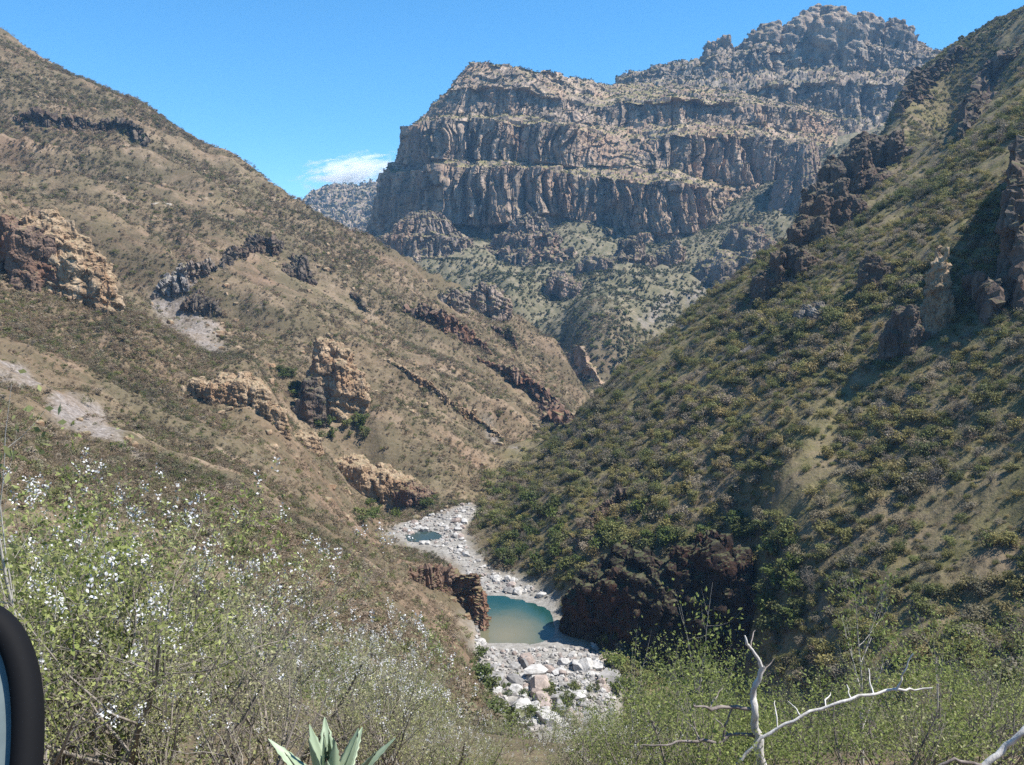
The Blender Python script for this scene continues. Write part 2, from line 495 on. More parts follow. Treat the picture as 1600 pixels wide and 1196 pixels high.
# bare scree: the fan in the gully, pale slabs on the near bank, chutes at the valley head
scree = np.zeros(NR * NC)
for pts in ([(238, 462), (275, 468), (320, 486), (345, 520), (350, 552), (318, 548), (282, 520), (246, 492)], [(0, 565), (35, 572), (58, 600), (20, 612), (0, 606)], [(78, 622), (118, 616), (158, 640), (190, 676), (215, 712), (176, 690), (120, 676), (92, 664)],
            [(1052, 512), (1076, 470), (1100, 432), (1106, 440), (1086, 478), (1064, 518)], [(1000, 505), (1040, 462), (1046, 468), (1010, 510)], [(1120, 560), (1190, 510), (1225, 500), (1215, 520), (1150, 565)],             [(760, 655), (772, 662), (812, 700), (800, 700)], [(535, 1058), (575, 1050), (605, 1090), (585, 1120), (545, 1110)]):
    w_ = [hit(*q_) for q_ in pts]
    w_ = [q_[:2] for q_ in w_ if q_ is not None]
    if len(w_) < 3: continue
    cy_ = np.mean([q_[1] for q_ in w_])
    scree = np.maximum(scree, 1 - sstep(-0.006 * cy_, 0.008 * cy_, poly_dist(gx, gy, w_) + 0.010 * cy_ * edge_n))
ATT["scree"] = scree
t = NT("hillside_earth")
v = t.pos()
n_big, n_mid, n_fine = t.noise(v, 0.012, 5, 0.6), t.noise(v, 0.11, 5, 0.65), t.noise(v, 0.9, 5, 0.7)
c_left = t.ramp(n_mid, [(0.28, (0.095, 0.075, 0.046)), (0.45, (0.175, 0.132, 0.085)), (0.6, (0.24, 0.18, 0.122)), (0.76, (0.33, 0.265, 0.20))])
c_left = t.mix(t.ramp(n_big, [(0.42, 0.0), (0.62, 0.5)]), c_left, (0.185, 0.112, 0.075))
c_left = t.mix(t.ramp(t.noise(v, 0.03, 5, 0.6), [(0.48, 0.0), (0.66, 0.5)]), c_left, (0.125, 0.112, 0.06))
st = t.noise(t.mapv(v, (0.010, 0.075, 0.03)), 1.0, 6, 0.65, 0.6)
c_left = t.mix(t.ramp(st, [(0.42, 0.0), (0.56, 0.75)]), c_left, (0.10, 0.084, 0.05))
c_left = t.mix(t.ramp(st, [(0.30, 0.6), (0.40, 0.0)]), c_left, (0.23, 0.17, 0.12))
c_right = t.ramp(n_mid, [(0.3, (0.10, 0.093, 0.04)), (0.5, (0.155, 0.135, 0.065)), (0.74, (0.23, 0.18, 0.11))])
c_right = t.mix(t.ramp(st, [(0.45, 0.0), (0.62, 0.6)]), c_right, (0.19, 0.14, 0.10))
c_head = t.ramp(n_mid, [(0.3, (0.085, 0.085, 0.05)), (0.5, (0.15, 0.135, 0.085)), (0.72, (0.25, 0.21, 0.15))])
c_scree = t.ramp(n_fine, [(0.3, (0.15, 0.13, 0.115)), (0.55, (0.24, 0.21, 0.19)), (0.75, (0.34, 0.31, 0.285))])
c_bed = t.ramp(t.noise(v, 0.5, 6, 0.75), [(0.3, (0.14, 0.13, 0.115)), (0.5, (0.25, 0.235, 0.21)), (0.7, (0.36, 0.34, 0.31))])
col = t.mix(t.attr("across"), c_left, c_right)
col = t.mix(t.attr("head"), col, c_head)
col = t.mix(t.math("MULTIPLY", t.attr("scree"), t.ramp(n_mid, [(0.35, 0.25), (0.6, 0.95)])), col, c_scree)
col = t.mix(0.8, col, t.ramp(n_fine, [(0.25, 0.55), (0.5, 0.95), (0.75, 1.3)]), 'MULTIPLY')
col = t.mix(t.attr("bed"), col, c_bed)
M_EARTH = t.bsdf(col, 0.95, 0.08, t.bump(t.math('ADD', n_fine, t.math('MULTIPLY', n_mid, 3.0)), 0.6, 0.6))
o = add("canyon_ground", mesh_np("canyon_ground", np.stack([gx, gy, gz], -1), grid_faces(NR, NC), True, ATT), M_EARTH, kind="structure")
# ------------------------------------------------------------------ mesa, peak and far hill: lofted cliffs
def loft(rows, us, per, warp=None):
    """rows: [[(u,px,py,Y),...],...] from foot to top -> (V, Q, band) dense grid; rows share the parameter u"""
    R = []
    for row in rows:
        row = sorted(row)
        u = np.array([r[0] for r in row], float)
        p = np.array([P(r[1], r[2], r[3]) for r in row])
        R.append(np.stack([np.interp(us, u, p[:, k]) for k in range(3)], -1))
    out, band = [], []
    for i in range(len(R) - 1):
        n = per[i]
        for k in range(n):
            f = k / n
            out.append(R[i] * (1 - f) + R[i + 1] * f); band.append(np.full(len(us), i + f))
    out.append(R[-1]); band.append(np.full(len(us), len(R) - 1.0))
    V = np.array(out)
    return V, np.array(band)
def smooth_u(A, n):
    k = np.ones(n) / n
    B = np.pad(A, ((0, 0), (n // 2, n - 1 - n // 2), (0, 0)), mode='edge')
    return np.stack([np.stack([np.convolve(B[i, :, c], k, 'valid') for c in range(3)], -1) for i in range(len(A))])
def craggy(V, band, amp_col=9.0, amp_rough=4.0, lam=28.0, seed=0, keep=0.15):
    nr, nc = V.shape[:2]
    Q = grid_faces(nr, nc)
    F = V.reshape(-1, 3)
    N = vert_normals(F, Q)
    if N[:, 1].mean() > 0: N = -N
    steep = np.clip(1 - np.abs(N[:, 2]) * 1.25, 0, 1)
    H = N.copy(); H[:, 2] *= 0.15
    H /= np.maximum(np.linalg.norm(H, axis=1), 1e-6)[:, None]
    s = np.concatenate([np.zeros((nr, 1)), np.cumsum(np.linalg.norm(np.diff(V[:, :, :2], axis=1), axis=2), 1)], 1)
    s = np.repeat(np.median(s, 0)[None], nr, 0).ravel()
    b = np.floor(band.ravel() + 1e-6)
    z = F[:, 2]
    w = s + fbm(np.stack([s / 90, z / 60, b * 5], -1), 3, seed + 3) * 14
    c1 = np.abs(fbm(np.stack([w / lam, z / 260, b * 7.7], -1), 3, seed + 7))
    c2 = np.abs(vnoise(np.stack([w / (lam * 0.36), z / 120, b * 3.1], -1), seed + 9))
    cb, gap = cellrand(np.stack([w / (lam * 0.40), z / 44.0, b * 9.0], -1), seed + 13)
    c3 = np.abs(fbm(np.stack([w / (lam * 2.6), z / 500, b * 4.3], -1), 2, seed + 15))
    cb2, gap2 = cellrand(np.stack([w / (lam * 0.17), z / 30.0, b * 5.0], -1), seed + 14)
    col = 0.75 * (np.sqrt(np.clip(c1 * 2.2, 0, 1)) - 0.6) + 1.5 * (np.sqrt(np.clip(c3 * 2.4, 0, 1)) - 0.6) + 0.2 * (np.sqrt(c2) - 0.6) + 0.5 * cb + 0.2 * cb2
    ck, ckg = cellrand(F / np.array([17.0, 17.0, 13.0]), seed + 21)
    rough = fbm(F / 30.0, 4, seed + 17) + 0.5 * fbm(F / 8.0, 3, seed + 19) + (0.35 + 0.5 * (1 - steep)) * ck
    big = fbm(np.stack([s / 160, b * 2.0, 0 * s], -1), 2, seed + 23)
    # ragged ledge lines, stubs of debris climbing into the walls
    F = F + np.stack([0 * s, 0 * s, amp_col * 0.75 * fbm(np.stack([s / 55.0, np.round(band.ravel()) * 3.3, 0 * s], -1), 3, seed + 27) * (0.35 + 0.65 * steep)], -1)
    D = H * (steep * (amp_col * col + 1.6 * amp_col * big))[:, None] + N * (amp_rough * rough)[:, None]
    return F + D, Q, steep

# rows of the mesa: (u, px, py, Y)
U0 = [540, 585, 640, 690, 750, 820, 880, 940, 985, 1050, 1120, 1150, 1200, 1250, 1300]
def row(*pts): return [(u, *p) for u, p in zip(U0, pts)]
r_base = row((655, 347, 1760), (583, 366, 1565), (640, 356, 1440), (690, 345, 1368), (750, 352, 1352), (820, 346, 1345), (880, 338, 1348), (940, 345, 1348), (985, 366, 1316), (1050, 366, 1306), (1120, 356, 1326), (1150, 318, 1392), (1200, 300, 1424), (1250, 290, 1455), (1310, 260, 1500))
r_foot = [(u, px, py + 45, Y - 12) for u, px, py, Y in r_base]
r_b_top = row((680, 262, 1760), (609, 268, 1562), (655, 264, 1444), (692, 261, 1378), (750, 261, 1360), (820, 266, 1353), (880, 273, 1356), (940, 276, 1358), (985, 284, 1328), (1050, 286, 1320), (1120, 296, 1338), (1150, 296, 1398), (1200, 292, 1430), (1250, 284, 1460), (1310, 255, 1510))
r_a_foot = row((682, 256, 1764), (612, 260, 1566), (658, 254, 1452), (697, 252, 1402), (750, 253, 1397), (820, 256, 1392), (880, 262, 1392), (940, 262, 1390), (985, 262, 1376), (1050, 266, 1380), (1120, 286, 1402), (1150, 290, 1408), (1200, 286, 1438), (1250, 275, 1470), (1310, 248, 1520))
r_a_top = row((690, 205, 1770), (628, 212, 1570), (652, 194, 1460), (697, 188, 1412), (750, 189, 1406), (820, 192, 1402), (880, 201, 1404), (940, 214, 1424), (985, 218, 1432), (1050, 206, 1394), (1120, 212, 1412), (1150, 214, 1418), (1200, 217, 1448), (1250, 226, 1482), (1310, 230, 1530))
r_c_foot = row((700, 195, 1780), (646, 194, 1580), (668, 184, 1490), (705, 181, 1446), (752, 182, 1442), (822, 184, 1440), (882, 192, 1446), (940, 196, 1470), (985, 196, 1475), (1050, 194, 1446), (1120, 196, 1462), (1150, 198, 1470), (1200, 202, 1500), (1250, 208, 1540), (1310, 212, 1580))
r_c_mid = row((720, 150, 1790), (690, 158, 1590), (705, 150, 1502), (722, 140, 1462), (765, 136, 1458), (830, 140, 1458), (885, 156, 1478), (940, 166, 1488), (985, 162, 1490), (1050, 156, 1460), (1120, 158, 1476), (1150, 162, 1486), (1200, 168, 1516), (1250, 178, 1556), (1310, 190, 1600))
r_c_top = row((760, 108, 1800), (733, 102, 1610), (740, 100, 1535), (765, 99, 1502), (805, 104, 1500), (850, 108, 1506), (900, 122, 1545), (950, 134, 1610), (1000, 134, 1640), (1060, 136, 1650), (1120, 140, 1660), (1150, 145, 1670), (1200, 155, 1700), (1250, 165, 1720), (1310, 180, 1750))
r_back = [(u, px + 10, py + 22, Y + 160) for u, px, py, Y in r_c_top]
us = np.linspace(540, 1300, 800)
V, band = loft([r_foot, r_base, r_b_top, r_a_foot, r_a_top, r_c_foot, r_c_mid, r_c_top, r_back], us, [20, 80, 14, 74, 16, 44, 44, 16])
V = smooth_u(V, 13)
MV, MQ, m_st = craggy(V, band, 18.0, 4.2, 30.0, 100)
M_MESA = mat_rock("mesa_rock", (0.09, 0.08, 0.07), (0.29, 0.225, 0.17), (0.60, 0.45, 0.335), 0.06, True, ((0.10, 0.10, 0.045), (0.21, 0.18, 0.085), (0.34, 0.27, 0.15)), 0.16, 0.9, 3.0, (0.42, 0.28, 0.19))
add("mesa", mesh_np("mesa", MV, MQ, False), M_MESA, kind="structure")

SKY = [(960, 136), (1000, 122), (1030, 108), (1060, 100), (1100, 90), (1110, 68), (1128, 64), (1142, 80), (1165, 64), (1185, 44), (1210, 44), (1222, 50), (1238, 30), (1258, 20), (1285, 15), (1306, 24), (1318, 40), (1328, 30), (1348, 26), (1362, 36), (1378, 38), (1392, 34), (1410, 46), (1432, 60), (1460, 80), (1490, 112), (1530, 145), (1600, 190)]
pk = []
for base, k, Yb, f in ((225, 0.0, 1600, 0.0), (190, 0.05, 1680, 0.2), (160, 0.22, 1700, 0.35), (140, 0.30, 1770, 0.5), (112, 0.52, 1790, 0.7), (96, 0.62, 1850, 0.85), (0, 1.0, 1870, 1.0)):
    pk.append([(x, x + (1 - f) * 6, min(base, y + 200) * (1 - k) + y * k if k < 1 else y, Yb + 0.14 * abs(x - 1200)) for x, y in SKY])
pk.append([(x, x + 8, y + 26, 2080) for x, y in SKY])
us = np.linspace(960, 1600, 560)
V, band = loft(pk, us, [14, 40, 12, 40, 12, 56, 10])
V = smooth_u(V, 5)
PV, PQ, p_st = craggy(V, band, 14.0, 7.0, 34.0, 300)
M_PEAK = mat_rock("peak_rock", (0.08, 0.074, 0.066), (0.25, 0.205, 0.165), (0.50, 0.40, 0.30), 0.05, True, ((0.10, 0.10, 0.05), (0.21, 0.175, 0.095), (0.34, 0.27, 0.165)), 0.3, 0.9, 3.0, (0.33, 0.24, 0.17))
add("peak", mesh_np("peak", PV, PQ, False), M_PEAK, kind="structure")

us = np.linspace(380, 700, 240)
HS = [(380, 340), (440, 330), (465, 318), (490, 298), (512, 291), (545, 290), (570, 288), (590, 282), (610, 272), (640, 262), (700, 250)]
V, band = loft([[(x, x, y + 120, 2300) for x, y in HS], [(x, x, y + 70, 2420) for x, y in HS], [(x, x, y + 18, 2640) for x, y in HS], [(x, x, y, 2800) for x, y in HS], [(x, x, y + 40, 3100) for x, y in HS]], us, [20, 50, 30, 10])
HV, HQ, h_st = craggy(V, band, 5.0, 9.0, 40.0, 500)
add("far_hill", mesh_np("far_hill", HV, HQ, False), M_PEAK, kind="structure")

M_BUTTE = mat_rock("butte_rock", (0.08, 0.072, 0.066), (0.24, 0.19, 0.155), (0.48, 0.37, 0.29), 0.06, True, ((0.085, 0.09, 0.04), (0.17, 0.15, 0.075), (0.27, 0.225, 0.135)), 0.16, 0.9, 3.0, (0.33, 0.22, 0.16), (0.66, 0.86))
# ------------------------------------------------------------------ rock: buttes, towers, ledges, outcrops
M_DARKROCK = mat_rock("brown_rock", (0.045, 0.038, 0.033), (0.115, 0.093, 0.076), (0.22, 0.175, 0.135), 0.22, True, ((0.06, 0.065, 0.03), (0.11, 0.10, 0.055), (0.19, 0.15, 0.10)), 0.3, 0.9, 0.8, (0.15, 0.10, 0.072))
M_CLIFF = mat_rock("river_cliff_rock", (0.014, 0.011, 0.009), (0.034, 0.025, 0.019), (0.068, 0.045, 0.033), 0.25, True, ((0.04, 0.045, 0.02), (0.07, 0.07, 0.035), (0.11, 0.095, 0.06)), 0.3, 0.9, 0.8, (0.065, 0.03, 0.02))  # shade on the river cliff is put into these darkened rock colours
M_ORANGE = mat_rock("ochre_rock", (0.14, 0.10, 0.065), (0.34, 0.24, 0.15), (0.50, 0.385, 0.265), 0.25, True, ((0.13, 0.11, 0.06), (0.26, 0.21, 0.13), (0.38, 0.31, 0.22)), 0.4, 0.9, 0.7, (0.31, 0.19, 0.11))
M_GREYROCK = mat_rock("grey_rock", (0.09, 0.085, 0.08), (0.21, 0.19, 0.175), (0.38, 0.35, 0.32), 0.2, True, ((0.10, 0.095, 0.05), (0.19, 0.165, 0.10), (0.30, 0.26, 0.19)), 0.3, 0.9, 0.8, (0.26, 0.19, 0.14))
M_REDROCK = mat_rock("red_brown_rock", (0.06, 0.045, 0.038), (0.17, 0.115, 0.085), (0.31, 0.215, 0.16), 0.16, True, ((0.08, 0.08, 0.04), (0.18, 0.15, 0.08), (0.28, 0.21, 0.14)), 0.3, 0.9, 0.9, (0.23, 0.115, 0.07))

def rock_disp(F, N, amp, lam, seed, zs=0.45):
    p = F * np.array([1, 1, zs])
    c, g = cellrand(p / lam, seed)
    c2, g2 = cellrand(p / (lam * 0.42), seed + 5)
    return F + N * (amp * (0.55 * c + 0.26 * c2 - 0.45 * (g < 0.09) - 0.2 * (g2 < 0.09) + 0.5 * fbm(F / lam / 0.8, 3, seed + 9)))[:, None]
def butte_mesh(name, prof, sx, sy, seed, na=120, nh=70, amp=0.1, lam=None, lean=(0, 0), rot=0.0):
    """tiered rock: prof = [(height, radius)...] in metres, foot first; uneven outline, fluted walls"""
    hs = np.array([a for a, b in prof], float); rs = np.array([b for a, b in prof], float)
    L = np.concatenate([[0], np.cumsum(np.hypot(np.diff(hs), np.diff(rs)))])
    s = np.linspace(0, L[-1], nh)
    h, r = np.interp(s, L, hs), np.interp(s, L, rs)
    th = np.linspace(0, 2 * math.pi, na, endpoint=False)
    R0, H0 = rs.max(), hs.max() - hs.min()
    ct, st = np.cos(th), np.sin(th)
    out = 1 + 0.30 * fbm(np.stack([ct * 1.3 + 7, st * 1.3, 0 * th], -1), 3, seed) + 0.10 * fbm(np.stack([ct * 5, st * 5, 0 * th], -1), 2, seed + 1)
    fl = np.abs(vnoise(np.stack([ct * 6, st * 6, 0 * th], -1), seed + 2)) ** 0.6
    rr = r[:, None] * (out[None] * (1 + 0.16 * (fl[None] - 0.5)))
    x = rr * ct * sx; y = rr * st * sy
    z = np.repeat(h[:, None], na, 1)
    x = x + lean[0] * (z / max(H0, 1e-6)); y = y + lean[1] * (z / max(H0, 1e-6))
    z = z + (0.10 * H0 * fbm(np.stack([x / R0 * 1.5, y / R0 * 1.5, 0 * x], -1).reshape(-1, 3), 3, seed + 4)).reshape(x.shape) * np.clip(h / max(H0, 1e-6), 0, 1)[:, None]
    ca, sa = math.cos(rot), math.sin(rot)
    F = np.stack([x * ca - y * sa, x * sa + y * ca, z], -1).reshape(-1, 3)
    Q = grid_faces(nh, na, True)
    N = vert_normals(F, Q)
    lam = lam or R0 * 0.42
    F = rock_disp(F, N, amp * R0, lam, seed + 31)
    F = np.concatenate([F, F[-na:].mean(0, keepdims=True)])
    cap = np.array([[(nh - 1) * na + k, (nh - 1) * na + (k + 1) % na, len(F) - 1, len(F) - 1] for k in range(na)])
    me = mesh_np(name, F, Q, False)
    return me
def px_m(Y): return Y / FPX
def butte(name, px, py, wpx, tiers, mat, label, cat, Y=None, depth=0.8, seed=1, group=None, lean=(0, 0), amp=0.09, na=120, nh=70, sink=14, lam=None, rot=0.0):
    """tiers: [(rows above the foot, half width as share of wpx/2)...]; stands at the ground point under (px, py)"""
    p = hit(px, py) if Y is None else P(px, py, Y)
    if p is None: p = P(px, py, 900.0)
    k = px_m(p[1])
    prof = [(-sink * k, tiers[0][1] * wpx / 2 * k * 1.12)] + [(h * k, f * wpx / 2 * k) for h, f in tiers]
    me = butte_mesh(name, prof, 1.0, depth, seed, na, nh, amp, lam, (lean[0] * k, lean[1] * k), rot)
    return add(name, me, mat, label=label, cat=cat, group=group, loc=p)
import bmesh
def hull_block(seed, n=46, p=7.0):
    """angular convex block about 2 m across"""
    r = np.random.default_rng(seed)
    d = r.normal(size=(n, 3)); d /= (np.abs(d) ** p).sum(1, keepdims=True) ** (1 / p)
    d *= r.uniform(0.9, 1.08, (n, 1))
    bm = bmesh.new()
    for q_ in d: bm.verts.new(q_)
    res = bmesh.ops.convex_hull(bm, input=bm.verts)
    bmesh.ops.delete(bm, geom=[g for g in res["geom_interior"] if isinstance(g, bmesh.types.BMVert)], context='VERTS')
    bmesh.ops.triangulate(bm, faces=bm.faces)
    bm.verts.index_update()
    V = np.array([v_.co[:] for v_ in bm.verts]); Q = np.array([[v_.index for v_ in f.verts] for f in bm.faces]); bm.free()
    return V, Q
BLOCKS = [hull_block(700 + k) for k in range(16)]
def block_rock(name, px, py, wpx, hpx, env, mat, label, cat, n=46, depth=0.7, seed=1, tilt=0.0, size=(0.10, 0.24), group=None, Y=None, sink=0.25, yaw=0.3, slim=1.0, tall=1.0, res=46, rough=1.0, axes=None):
    """jointed rock of angular blocks; env gives the outline: share of full height across the width"""
    p = hit(px, py) if Y is None else P(px, py, Y)
    k = px_m(p[1]); W, Hh = wpx * k / 2, hpx * k
    r = np.random.default_rng(seed)
    eu = np.linspace(-1, 1, len(env))
    parts = []
    for i in range(n):
        th, rr_ = r.uniform(0, 6.283), r.random() ** 0.5
        u, v_ = rr_ * math.cos(th), rr_ * math.sin(th)
        x_, y_ = p[0] + u * W, p[1] + v_ * W * depth
        if axes is not None: x_, y_ = p[0] + u * W * axes[0][0] + v_ * W * depth * axes[1][0], p[1] + u * W * axes[0][1] + v_ * W * depth * axes[1][1]
        g_ = float(ground(x_, y_)) if Y is None else p[2] + (float(v_) * W * depth * 0.3)
        top = p[2] + Hh * float(np.interp(u, eu, env)) * (1 - 0.35 * max(0, -v_) ** 1.5) * r.uniform(0.66, 1.0)
        if i < 5: top = p[2] + Hh * float(np.interp(u, eu, env))
        low = min(g_, p[2]) - sink * Hh * 0.6 - 1.0
        if r.random() < 0.45: low = max(low, top - W * r.uniform(0.5, 1.1))
        if top - low < 0.08 * Hh or top < g_ - 0.2: continue
        low = min(low, g_ + 0.15 * Hh * r.random()) if r.random() < 0.5 else low
        b_ = W * r.uniform(*size)
        ya0 = yaw + r.normal() * 0.15
        zt, cxy = top, np.array([x_ - p[0], y_ - p[1]])
        while zt > low:
            hb_ = b_ * r.uniform(0.9, 2.0) * tall
            zb_ = max(low - 0.2 * b_, zt - 2 * hb_)
            V, Q = BLOCKS[r.integers(16)]
            V = V * np.array([b_ * slim * r.uniform(0.85, 1.15), b_ * r.uniform(0.8, 1.25) * slim, (zt - zb_) / 2 * 1.12])
            ya = ya0 + r.normal() * 0.15 + (math.pi / 2 if r.random() < 0.5 else 0)
            c_, s_ = math.cos(ya), math.sin(ya)
            V = np.stack([V[:, 0] * c_ - V[:, 1] * s_, V[:, 0] * s_ + V[:, 1] * c_, V[:, 2]], -1)
            V[:, 0] += r.normal() * 0.10 * V[:, 2]; V[:, 1] += r.normal() * 0.08 * V[:, 2]; V[:, 2] += r.normal() * 0.12 * V[:, 0]
            zm = (zt + zb_) / 2 - p[2]
            V += np.array([cxy[0] + tilt * (zm - Hh * 0.4) + r.normal() * 0.12 * b_, cxy[1] + r.normal() * 0.12 * b_, zm])
            parts.append((V, Q))
            zt = zb_
            if len(parts) > 700: break
    V, Q = merge_parts(parts)
    ext = max(2 * W * max(1.0, depth), Hh * 1.3)
    V, Q = remeshed(V, Q, ext / res)
    N = vert_normals(V, Q)
    dip = V[:, 2] + 0.35 * V[:, 0] * (1 if tilt <= 0 else -1) + 0.15 * V[:, 1]
    bb = ext * 0.045
    bed_ = vnoise(np.stack([dip / bb, 0 * dip, 0 * dip + seed], -1), seed + 50)
    V = rock_disp(V, N, rough * ext * 0.026, ext * 0.11, seed + 60, 0.6) + N * (bed_ * ext * 0.012)[:, None]
    return add(name, mesh_np(name, V, Q), mat, label=label, cat=cat, group=group, loc=p)
def remeshed(V, Q, vox):
    """one closed skin round overlapping blocks"""
    me = mesh_np("tmp", V, Q); ob = bpy.data.objects.new("tmp", me); COL.objects.link(ob)
    md = ob.modifiers.new("r", 'REMESH'); md.mode = 'VOXEL'; md.voxel_size = float(vox)
    bpy.context.view_layer.update()
    ev = ob.evaluated_get(bpy.context.evaluated_depsgraph_get()); m2 = ev.to_mesh()
    v_ = np.zeros(len(m2.vertices) * 3); m2.vertices.foreach_get("co", v_)
    l_ = np.zeros(len(m2.loops), dtype=np.int32); m2.loops.foreach_get("vertex_index", l_)
    n_ = len(m2.polygons)
    ev.to_mesh_clear(); bpy.data.objects.remove(ob); bpy.data.meshes.remove(me)
    return v_.reshape(-1, 3), l_.reshape(n_, 4)
def merge_parts(parts):
    VV, QQ, o_ = [], [], 0
    for V, Q in parts:
        VV.append(V); QQ.append(Q + o_); o_ += len(V)
    return np.concatenate(VV), np.concatenate(QQ)
# steps of cliff below the mesa
butte("rock_butte", 668, 436, 186, [(-8, 1.35), (2, 1.06), (28, 1.0), (35, 0.80), (42, 0.78), (62, 0.73), (69, 0.52), (90, 0.40), (99, 0.2), (102, 0.02)], M_BUTTE, "rounded two-step rock butte below the dark end of the mesa", "butte", Y=1235, seed=3, depth=0.6, amp=0.04, na=220, nh=120, lam=13)
butte("rock_butte", 818, 428, 168, [(-8, 1.4), (3, 1.04), (32, 0.92), (39, 0.66), (60, 0.56), (66, 0.38), (84, 0.28), (92, 0.16), (99, 0.02)], M_BUTTE, "peaked brown rock butte against the foot of the mesa cliff", "butte", Y=1262, seed=8, depth=0.7, amp=0.055, na=200, nh=110, lam=12, lean=(10, 0))
butte("rock_butte", 985, 464, 146, [(-8, 1.4), (3, 1.02), (28, 0.9), (36, 0.56), (60, 0.50), (66, 0.30), (86, 0.24), (92, 0.02)], M_BUTTE, "stepped rock butte standing alone on the green valley head", "butte", Y=1150, seed=12, depth=0.7, amp=0.055, na=180, nh=100, lam=10)
for i, (x, y, w, h, lab) in enumerate(((758, 478, 74, 36, "low dark rock outcrop on the skirt below the buttes"), (880, 454, 56, 34, "small square rock outcrop between the peaked and the lone butte"), (1044, 414, 52, 38, "square rock outcrop beside the lone stepped butte"), (1140, 436, 112, 44, "wide dark rock shelf above the scree at the valley head"), (1174, 398, 78, 54, "dark rock knob uphill of the wide shelf at the valley head"), (700, 470, 60, 18, "thin pale rock step lowest on the skirt below the buttes"), (930, 420, 60, 22, "short rock step between the peaked butte and the lone butte"))):
    block_rock("rock_outcrop", x, y, w, h, [(0.3, 0.8, 1.0, 0.95, 0.8, 0.4), (0.5, 1.0, 0.9, 0.6, 0.3), (0.3, 0.6, 0.9, 1.0, 0.7)][i % 3], M_BUTTE, lab, "rock", n=60, depth=0.6, seed=500 + i, size=(0.09, 0.24), res=40, group="rock steps of the valley head")
butte("rock_rib", 1246, 336, 84, [(0, 1.0), (50, 0.8), (92, 0.55), (108, 0.4), (112, 0.05)], M_BUTTE, "tall rock rib with a shaded face between mesa and crag spur", "rock", Y=1330, seed=27, depth=1.5, amp=0.07, na=140, nh=90, lean=(14, 30), lam=14)
# towers on the summit skyline
for x, y0, y1, w, env, lab, sd in ((1122, 108, 59, 42, (0.4, 0.9, 1.0, 0.95, 0.5), "lone square rock tower standing apart on the summit ridge", 41), (1194, 96, 37, 76, (0.3, 0.6, 0.9, 1.0, 0.9, 0.6), "blocky rock tower between the lone tower and the summit", 43), (1274, 90, 11, 120, (0.3, 0.55, 0.85, 0.95, 1.0, 0.95, 0.75, 0.5), "broad summit rock tower, highest of the ridge", 45),
                              (1341, 84, 21, 64, (0.5, 0.9, 0.9, 1.0, 0.6), "flat-topped rock tower just past the summit tower", 47), (1392, 80, 29, 60, (0.45, 0.7, 1.0, 0.85, 0.5), "low end tower of the summit ridge before it slopes away", 49)):
    block_rock("rock_tower", x, y0, w * 1.1, (y0 - y1) * 0.96, env, M_PEAK, lab, "rock tower", n=80, depth=0.8, seed=sd, Y=1862, sink=0.5, size=(0.08, 0.2), tall=1.3, res=46, rough=0.4, group="towers of the summit ridge")

def ledge(name, pts, mat, label, cat="rock", seed=1, out=0.35, nseg=None, nrow=34, amp=0.22, lam=None, side=None, fixed=None, back=1.3, group=None):
    """broken rock face along ground points under pixels: pts = [(px, py, height in rows)...]; side = downhill direction if given"""
    W = []
    for i, (px, py, hp) in enumerate(pts):
        p = P(px, py, fixed[i]) if fixed else hit(px, py)
        if p is None: continue
        W.append([p[0], p[1], p[2], hp * px_m(p[1])])
    W = np.array(W)
    L = np.concatenate([[0], np.cumsum(np.linalg.norm(np.diff(W[:, :2], axis=0), axis=1))])
    hm = W[:, 3].max()
    n = nseg or int(np.clip(L[-1] / (hm * 0.05), 60, 260))
    s = np.linspace(0, L[-1], n)
    x, y, h = (np.interp(s, L, W[:, k]) for k in (0, 1, 3))
    wob = fbm(np.stack([s / (hm * 1.2), 0 * s, 0 * s + seed], -1), 3, seed)
    if side is None:
        g = grad(x, y, 12.0); d = -g / np.maximum(np.linalg.norm(g, axis=1), 1e-6)[:, None]
        ker = np.ones(15) / 15
        d = np.stack([np.convolve(np.pad(d[:, k], 7, mode='edge'), ker, 'valid') for k in (0, 1)], -1)
    else:
        d = np.repeat(np.array([side], float), n, 0)
    d /= np.linalg.norm(d, axis=1)[:, None]
    z = np.interp(s, L, W[:, 2]) if fixed else ground(x, y)
    h = h * (1 + 0.5 * wob) * np.minimum(1, np.minimum(s, L[-1] - s) / (0.08 * L[-1] + 1e-6) + 0.15)
    o_ = out * h * (1 + 0.8 * fbm(np.stack([s / (hm * 0.8), 0 * s + 4, 0 * s], -1), 3, seed + 3))
    rows = []
    nf = int(nrow * 0.68)
    bx, by = x + d[:, 0] * o_, y + d[:, 1] * o_
    zb = ground(bx, by) - 0.35 * h if not fixed else z - 0.3 * h
    for k in range(nf):
        f = k / (nf - 1)
        rows.append(np.stack([bx - d[:, 0] * 0.35 * o_ * f, by - d[:, 1] * 0.35 * o_ * f, zb + (z + h - zb) * f], -1))
    for k in range(1, nrow - nf + 1):
        f = k / (nrow - nf)
        ex, ey = x - d[:, 0] * back * h, y - d[:, 1] * back * h
        ze = np.maximum(ground(ex, ey) - 0.8, z - h) if not fixed else z + h * 0.6
        tx, ty = rows[nf - 1][:, 0], rows[nf - 1][:, 1]
        rows.append(np.stack([tx + (ex - tx) * f, ty + (ey - ty) * f, (z + h) * (1 - f) + ze * f], -1))
    V = np.array(rows)
    Q = grid_faces(len(V), n)
    F = V.reshape(-1, 3)
    N = vert_normals(F, Q)
    if (N[: n, :2] * d).sum() < 0: N = -N; Q = Q[:, ::-1]
    F = rock_disp(F, N, amp * hm, lam or hm * 0.55, seed + 11, 0.5)
    return add(name, mesh_np(name, F, Q, False), mat, label=label, cat=cat, group=group)

